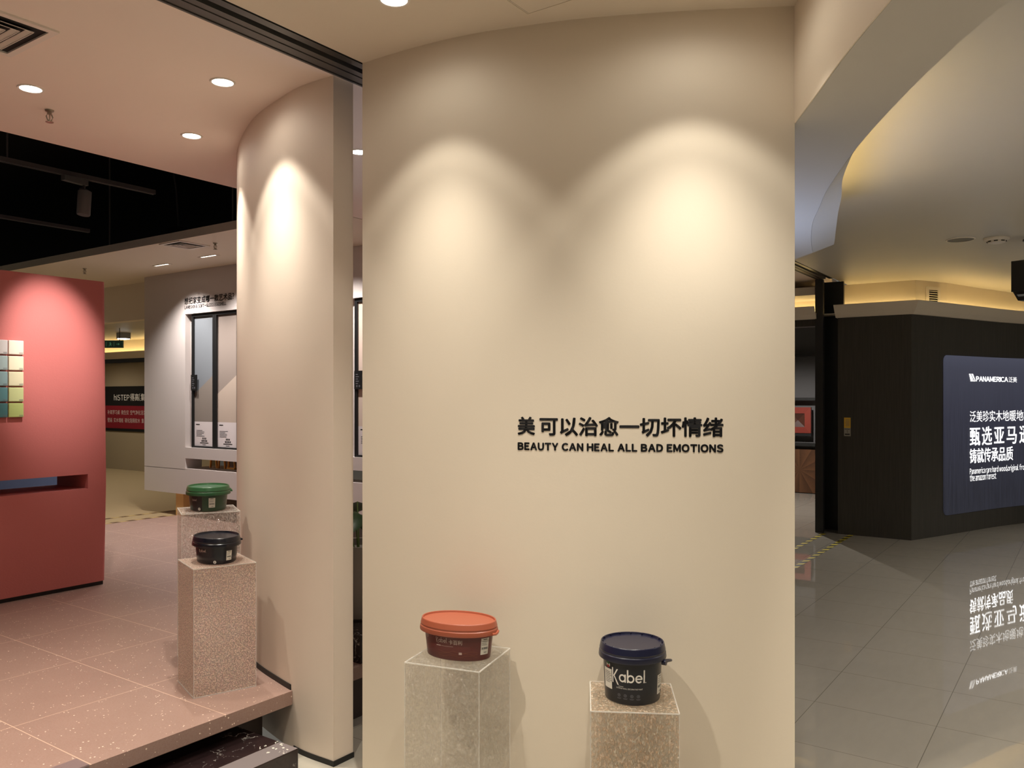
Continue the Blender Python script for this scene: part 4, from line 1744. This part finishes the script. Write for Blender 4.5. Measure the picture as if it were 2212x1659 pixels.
t = thing('smoke_detector', 'white round smoke detector on the mall ceiling beside the speaker', 'smoke detector', (8.80, 0.72, CEIL))
bm = bmesh.new()
loft(bm, [(-0.001, 0.108, 0.108), (-0.016, 0.106, 0.106), (-0.022, 0.098, 0.098)], 40)
link('base_plate', bm, M['white_metal'], t, smooth=True)
bm = bmesh.new()
loft(bm, [(-0.022, 0.078, 0.078), (-0.044, 0.070, 0.070), (-0.052, 0.040, 0.040)], 32)
link('sensor_head', bm, M['white_metal'], t, smooth=True)
bm = bmesh.new()
for k in range(8):
    a = 2 * pi * k / 8
    obox(bm, (0.0765 * cos(a), 0.0765 * sin(a), -0.034), (cos(a), sin(a), 0), (-sin(a), cos(a), 0), (0, 0, 1), 0.003, 0.016, 0.004)
link('sensor_slot', bm, M['dark_slot'], t)

t = thing('alarm_sensor', 'small white alarm sensor on the ceiling above the shutter rail end', 'sensor', (8.35, 2.31, CEIL))
bm = bmesh.new()
loft(bm, [(-0.001, 0.056, 0.056), (-0.035, 0.056, 0.056), (-0.042, 0.046, 0.046), (-0.052, 0.036, 0.036)], 24)
link('housing', bm, M['white_metal'], t, smooth=True)
bm = bmesh.new()
for k in range(10):
    a = 2 * pi * k / 10
    obox(bm, (0.0445 * cos(a), 0.0445 * sin(a), -0.045), (cos(a), sin(a), 0), (-sin(a), cos(a), 0), (0, 0, 1), 0.003, 0.007, 0.004)
link('sensor_slot', bm, M['dark_slot'], t)

# vent grille on the cove wall
gd = Vector((11.899 - 11.39, 1.528 - 1.81, 0)).normalized()
gn = Vector((gd.y, -gd.x, 0))
gc = Vector((11.39, 1.81, 2.945)) + gd * 0.31 + gn * 0.003
t = thing('wall_vent', 'louvred square wall vent above the lit cove of the dark shopfront', 'air vent', gc)
bm = bmesh.new()
for a, b, hx, hz in ((0, .105, .125, .02), (0, -.105, .125, .02), (-.105, 0, .02, .085), (.105, 0, .02, .085)):
    obox(bm, gd * a + Vector((0, 0, b)) + gn * 0.008, gd, gn, (0, 0, 1), hx, 0.008, hz)
link('frame', bm, M['white_metal'], t)
bm = bmesh.new()
obox(bm, gn * 0.002, gd, gn, (0, 0, 1), .085, 0.0015, .085)
link('dark_lining', bm, M['dark_slot'], t)
bm = bmesh.new()
for k in range(6):
    obox(bm, Vector((0, 0, -0.07 + 0.028 * k)) + gn * 0.009, gd, gn + Vector((0, 0, -0.7)), Vector((0, 0, 1)) + gn * 0.7, .085, 0.006, 0.002)
link('blade', bm, M['white_metal'], t)

# black box lamp hung from the mall ceiling
t = thing('hanging_lamp', 'black box lamp hung on a rod from the mall ceiling', 'lamp', (8.93, 0.47, CEIL), radians(-20))
bm = bmesh.new()
loft(bm, [(-0.0005, 0.02, 0.02), (-0.02, 0.055, 0.055), (-0.035, 0.055, 0.055), (-0.04, 0.02, 0.02)], 20)
tube(bm, [(0, 0, -0.035), (0, 0, -0.22)], 0.014, 10)
link('hanging_rod', bm, M['black_metal'], t, smooth=True)
bm = bmesh.new()
vs = box(bm, -0.13, 0.13, -0.13, 0.10, -0.50, -0.22)
lo4 = [bm.verts.new(p) for p in ((-0.09, -0.10, -0.58), (0.09, -0.10, -0.58), (0.09, 0.06, -0.58), (-0.09, 0.06, -0.58))]
lo0 = [bm.verts.new(p) for p in ((-0.12, -0.12, -0.5), (0.12, -0.12, -0.5), (0.12, 0.09, -0.5), (-0.12, 0.09, -0.5))]
for k in range(4):
    bm.faces.new((lo0[k], lo0[(k + 1) % 4], lo4[(k + 1) % 4], lo4[k]))
bm.faces.new(lo4)
link('lamp_box', bm, M['black'], t)
bm = bmesh.new()
obox(bm, (-0.107, -0.01, -0.542), (0, 1, 0), (0.8, 0, -0.37), (0.37, 0, 0.8), 0.06, 0.028, 0.002)
link('lamp_glass', bm, M['glass'], t)

# ---- lit panel on the dark shopfront
o0 = Vector(shop_plan.at(1.6, 0.2))
pn = thing('lit_sign_panel', 'dark blue lit sign panel with white lettering on the timber shopfront', 'sign', o0)
bm = bmesh.new()
S0, S1, PZ0, PZ1 = 0.655, 3.95, 0.24, 2.185
r_ = 0.07
N = 40
for off in (0.012,):
    fnp = lambda u, v: Vector(shop_plan.at(u, v, 0.014)) - o0
    us = [S0 + r_ * (1 - cos(pi / 2 * k / 8)) for k in range(8)] + [S0 + r_ + (S1 - S0 - 2 * r_) * k / N for k in range(N + 1)] + [S1 - r_ * (1 - cos(pi / 2 * (7 - k) / 8)) for k in range(8)]
    N = len(us) - 1
    lo_, hi_ = [], []
    for u in us:
        e = 0.0
        q = min(u - S0, S1 - u)
        if q < r_:
            e = r_ - math.sqrt(max(0, r_ * r_ - (r_ - q) ** 2))
        lo_.append((u, PZ0 + e))
        hi_.append((u, PZ1 - e))
    a = [bm.verts.new(fnp(*p)) for p in lo_]
    b = [bm.verts.new(fnp(*p)) for p in hi_]
    c = [bm.verts.new(Vector(shop_plan.at(p[0], p[1], 0.001)) - o0) for p in lo_]
    d = [bm.verts.new(Vector(shop_plan.at(p[0], p[1], 0.001)) - o0) for p in hi_]
    for k in range(N):
        bm.faces.new((a[k], a[k + 1], b[k + 1], b[k]))
        bm.faces.new((a[k], a[k + 1], c[k + 1], c[k]))
        bm.faces.new((b[k], b[k + 1], d[k + 1], d[k]))
    bm.faces.new((a[0], b[0], d[0], c[0]))
    bm.faces.new((a[-1], b[-1], d[-1], c[-1]))
link('lit_fabric', bm, M['lightbox'], pn)
fn = lambda u, v: Vector(shop_plan.at(u, v, 0.018)) - o0


def sign_line(name, shape):
    bm = bmesh.new()
    put(bm, shape, fn)
    return link(name, bm, M['glow_letter'], pn)


L0, L1, Z0_, Z1_ = 1.205, 1.360, 1.872, 1.966
w = (L1 - L0)
logo = joined(quad((L0, Z1_), (L0 + w * .25, Z1_), (L0 + w * .50, Z0_ + .012), (L0 + w * .22, Z0_ + .012)),
              quad((L0 + w * .32, Z1_), (L0 + w * .62, Z1_), (L0 + w * .98, Z0_ + .012), (L0 + w * .86, Z0_ + .012)),
              quad((L0 + w * .33, Z1_ - .02), (L0 + w * .37, Z1_ - .02), (L0 + w * .72, Z0_ + .012), (L0 + w * .58, Z0_ + .012)),
              rect(L0 + w * .22, L0 + w * 1.0, Z0_, Z0_ + .008))
sign_line('logo_mark', logo)
sign_line('brand_line', fit(layout('PANAMERICA', 0.09), 1.378, 2.134, 1.874, 1.936, 0.002))
sign_line('brand_line', fit(layout('泛美'), 2.150, 2.335, 1.869, 1.940))
sign_line('text_line', fit(layout('泛美珍实木地暖地板'), 1.225, 2.630, 1.362, 1.504))
sign_line('heading_line', fit(layout('甄选亚马逊', cjk=1.13), 1.230, 2.630, 1.066, 1.300, 0.002))
sign_line('text_line', fit(layout('铸就传承品质'), 1.225, 2.250, 0.848, 1.030, 0.0008))
sign_line('caption_line', fit(layout('Panamerica rare hard wood,original from', 0.08, 0.24), 1.225, 2.560, 0.690, 0.790))
sign_line('caption_line', fit(layout('the amazon forest', 0.08, 0.24), 1.225, 1.861, 0.624, 0.714))

# notice on the timber wall
t = thing('paper_notice', 'small yellow and grey paper notice on the dark timber wall', 'notice', (10.6105, 2.443, 1.20))
bm = bmesh.new()
box(bm, -0.003, -0.0005, -0.038, 0.038, 0.1, 0.226)
up = link('yellow_half', bm, M['yellow_paper'], t)
bm = bmesh.new()
box(bm, -0.003, -0.0005, -0.038, 0.038, 0.0, 0.0995)
dn = link('grey_half', bm, M['grey_paper'], t)
bm = bmesh.new()
for k in range(5):
    put(bm, rect(-0.026, 0.018 + 0.004 * (k % 3), 0.196 - 0.018 * k, 0.201 - 0.018 * k), lambda u, v: (-0.0036, u, v))
link('notice_print', bm, M['grey_ink'], up)
bm = bmesh.new()
put(bm, joined(rect(-0.03, 0.03, 0.082, 0.088), rect(-0.004, 0.004, 0.06, 0.068), rect(-0.006, 0.004, 0.045, 0.05), rect(-0.028, 0.028, 0.015, 0.03)), lambda u, v: (-0.0036, u, v))
link('notice_print', bm, M['ink'], dn)

# ---- shelves and wood samples inside the shop opening
for z, lab in ((2.43, 'topmost thin dark shelf on the graphite wall inside the opening'), (1.665, 'thin dark shelf above the red wood sample'), (0.875, 'thin dark shelf between the red wood sample and the walnut parquet')):
    bm = bmesh.new()
    box(bm, 14.66, 14.799, 2.95, 6.4, z - 0.05, z)
    o = tag(link('wall_shelf', bm, M['black_metal']), lab, 'shelf', 'shelves on the graphite wall')
t = thing('wood_sample', 'red stained square wood sample with a dark pyramid centre', 'wood sample', (14.70, 4.2067, 1.05))
bm = bmesh.new()
h = 0.228
for y0, y1, z0, z1 in ((-h, h, 0.0, 0.105), (-h, h, 0.34, 0.446), (-h, -0.125, 0.105, 0.34), (0.125, h, 0.105, 0.34)):
    box(bm, -0.03, 0.03, y0, y1, z0, z1)
link('red_border', bm, M['red_wood'], t)
bm = bmesh.new()
base = [bm.verts.new(p) for p in ((-0.02, -0.125, 0.105), (-0.02, 0.125, 0.105), (-0.02, 0.125, 0.34), (-0.02, -0.125, 0.34))]
tip = bm.verts.new((0.01, 0, 0.2225))
for k in range(4):
    bm.faces.new((base[k], base[(k + 1) % 4], tip))
link('pyramid_centre', bm, M['dark_parquet'], t)
bm = bmesh.new()
box(bm, -0.02, 0.098, -h, h, -0.05, -0.002)
link('bracket', bm, M['black'], t)
bm = bmesh.new()
box(bm, 14.72, 14.78, 3.78, 4.585, 0.012, 0.765)
tag(link('parquet_sample', bm, M['parquet']), 'large walnut parquet sample with rays leaning below the lowest shelf', 'wood sample')

# ---- sign band on the khaki shopfront
t = thing('shop_sign', 'black and dark red sign band with white lettering on the khaki shopfront', 'sign', (FX, 15.2, 1.0))
bm = bmesh.new()
box(bm, -0.02, -0.001, -2.6, 2.9, 0.018, 0.88)
link('black_band', bm, M['sign_black'], t)
bm = bmesh.new()
box(bm, -0.023, -0.0205, -2.6, 2.9, 0.072, 0.507)
rd = link('red_band', bm, M['sign_red'], t)
fx = lambda u, v: (-0.0245, 0.32 - u, v)
bm = bmesh.new()
put(bm, fit(layout('hISTEP', 0.12), 0.0, 0.535, 0.610, 0.725), fx)
put(bm, fit(layout('得高(集团)'), 0.565, 1.25, 0.600, 0.742), fx)
link('sign_heading', bm, M['label'], t)
fx2 = lambda u, v: (-0.0255, 0.55 - u, v)
bm = bmesh.new()
put(bm, fit(layout('补氧学习桌 微生仪 空气净化活泼', space=0.5), 0.0, 1.32, 0.338, 0.425), fx2)
put(bm, fit(layout('壁画 实木墙板 碳化阻隔软木 集', space=0.5), 0.0, 1.26, 0.185, 0.272), fx2)
link('sign_text', bm, M['pale_ink'], rd)

# exit sign
t = thing('exit_sign', 'dark green exit sign with arrows hung before the khaki shopfront', 'sign', (7.04, 12.62, 2.45))
ax = Vector((0.145, -0.208, 0)).normalized()
nx_ = Vector((-ax.y, ax.x, 0)) * -1
if nx_.dot(Vector((-7, -12.6, 0))) < 0:
    nx_ = -nx_
bm = bmesh.new()
obox(bm, (0, 0, 0.055), ax, nx_, (0, 0, 1), 0.20, 0.014, 0.058)
link('sign_body', bm, M['exit'], t)
bm = bmesh.new()
fx = lambda u, v: ax * u + nx_ * 0.0155 + Vector((0, 0, v))
put(bm, joined(rect(-0.135, -0.095, .052, .058), quad((-0.15, .055), (-0.125, .072), (-0.122, .066), (-0.137, .055)), quad((-0.15, .055), (-0.137, .055), (-0.122, .044), (-0.125, .038)),
               rect(-.062, -.058, .02, .09), rect(.058, .062, .02, .09),
               rect(.095, .135, .052, .058), quad((.15, .055), (.125, .072), (.122, .066), (.137, .055)), quad((.15, .055), (.137, .055), (.122, .044), (.125, .038)),
               ring(0, .078, 0, .008, n=10), quad((-.008, .068), (.012, .068), (.008, .045), (-.006, .045)), quad((-.004, .046), (.002, .046), (-.014, .022), (-.022, .022)),
               quad((.0, .046), (.008, .046), (.022, .03), (.016, .026)), quad((.008, .066), (.012, .060), (.03, .052), (.028, .058))), fx)
link('sign_symbol', bm, M['exit_mark'], t)
for s in (-0.14, 0.14):
    bm = bmesh.new()
    tube(bm, [ax * s + Vector((0, 0, 0.113)), ax * s + Vector((0, 0, 0.309))], 0.006, 6)
    link('hanging_rod', bm, M['track'], t)

t = thing('box_spotlight', 'grey box spotlight lit underneath, hung above the exit sign', 'spotlight', (7.70, 13.40, 2.72))
bm = bmesh.new()
box(bm, -0.08, 0.08, -0.08, 0.08, 0.0, 0.039)
box(bm, -0.08, 0.08, -0.08, -0.07, -0.06, 0.0)
box(bm, -0.08, 0.08, 0.07, 0.08, -0.06, 0.0)
box(bm, -0.08, -0.07, -0.07, 0.07, -0.06, 0.0)
box(bm, 0.07, 0.08, -0.07, 0.07, -0.06, 0.0)
link('lamp_box', bm, M['glass'], t)
bm = bmesh.new()
box(bm, -0.068, 0.068, -0.068, 0.068, -0.07, -0.045)
link('lens', bm, M['lens'], t)
spot('lamp_light', (0, 0, -0.1), (0, 0, -2), 25, 120, 0.5, NEUT, 0.05, t)

# ---- marble block, pot and plant behind the partition
bm = bmesh.new()
box(bm, 3.10, 3.72, 3.14, 3.72, PLAT, 0.425)
o = tag(link('pot_base', bm, M['marble']), 'black marble block under the plant pot in the gap between the curved walls', 'block')
t = thing('potted_plant', 'green leafy plant in a pale grey pot glimpsed between the curved walls', 'plant', (3.39, 3.44, 0.425))
bm = bmesh.new()
loft(bm, [(0.0005, 0.105, 0.105), (0.01, 0.115, 0.115), (0.40, 0.165, 0.165), (0.42, 0.168, 0.168), (0.42, 0.15, 0.15), (0.38, 0.148, 0.148)], 40)
link('pot', bm, M['pot'], t, smooth=True)
rnd = random.Random(5)
for k in range(11):
    az = 2 * pi * k / 11 + 0.3
    ln, el = 0.16 + 0.07 * rnd.random(), 0.3 + 0.6 * rnd.random()
    root = Vector((0.05 * cos(az), 0.05 * sin(az), 0.38))
    tip = root + Vector((cos(az) * ln * cos(el) * 0.7, sin(az) * ln * cos(el) * 0.7, 0.10 + ln * sin(el)))
    bm = bmesh.new()
    tube(bm, [root, (root + tip) / 2 + Vector((0, 0, 0.03)), tip], 0.004, 6)
    sm = link('stem', bm, M['stem'], t)
    bm = bmesh.new()
    d = Vector((cos(az), sin(az), -0.45 + 0.3 * rnd.random())).normalized()
    sd = Vector((-sin(az), cos(az), 0))
    upv = d.cross(sd)
    prof = [(0.0, 0.012), (0.03, 0.055), (0.08, 0.078), (0.13, 0.062), (0.17, 0.035), (0.20, 0.004)]
    rows_ = []
    for q, hw_ in prof:
        c0 = tip + d * q + Vector((0, 0, -1.4 * q * q))
        rows_.append([bm.verts.new(c0 + sd * hw_ * s_ + upv * (-0.25 * hw_ * abs(s_))) for s_ in (-1, -0.5, 0, 0.5, 1)])
    for r0, r1 in zip(rows_, rows_[1:]):
        for i in range(4):
            bm.faces.new((r0[i], r0[i + 1], r1[i + 1], r1[i]))
    bmesh.ops.solidify(bm, geom=list(bm.faces), thickness=0.0015)
    link('leaf', bm, M['leaf'], t, smooth=True)
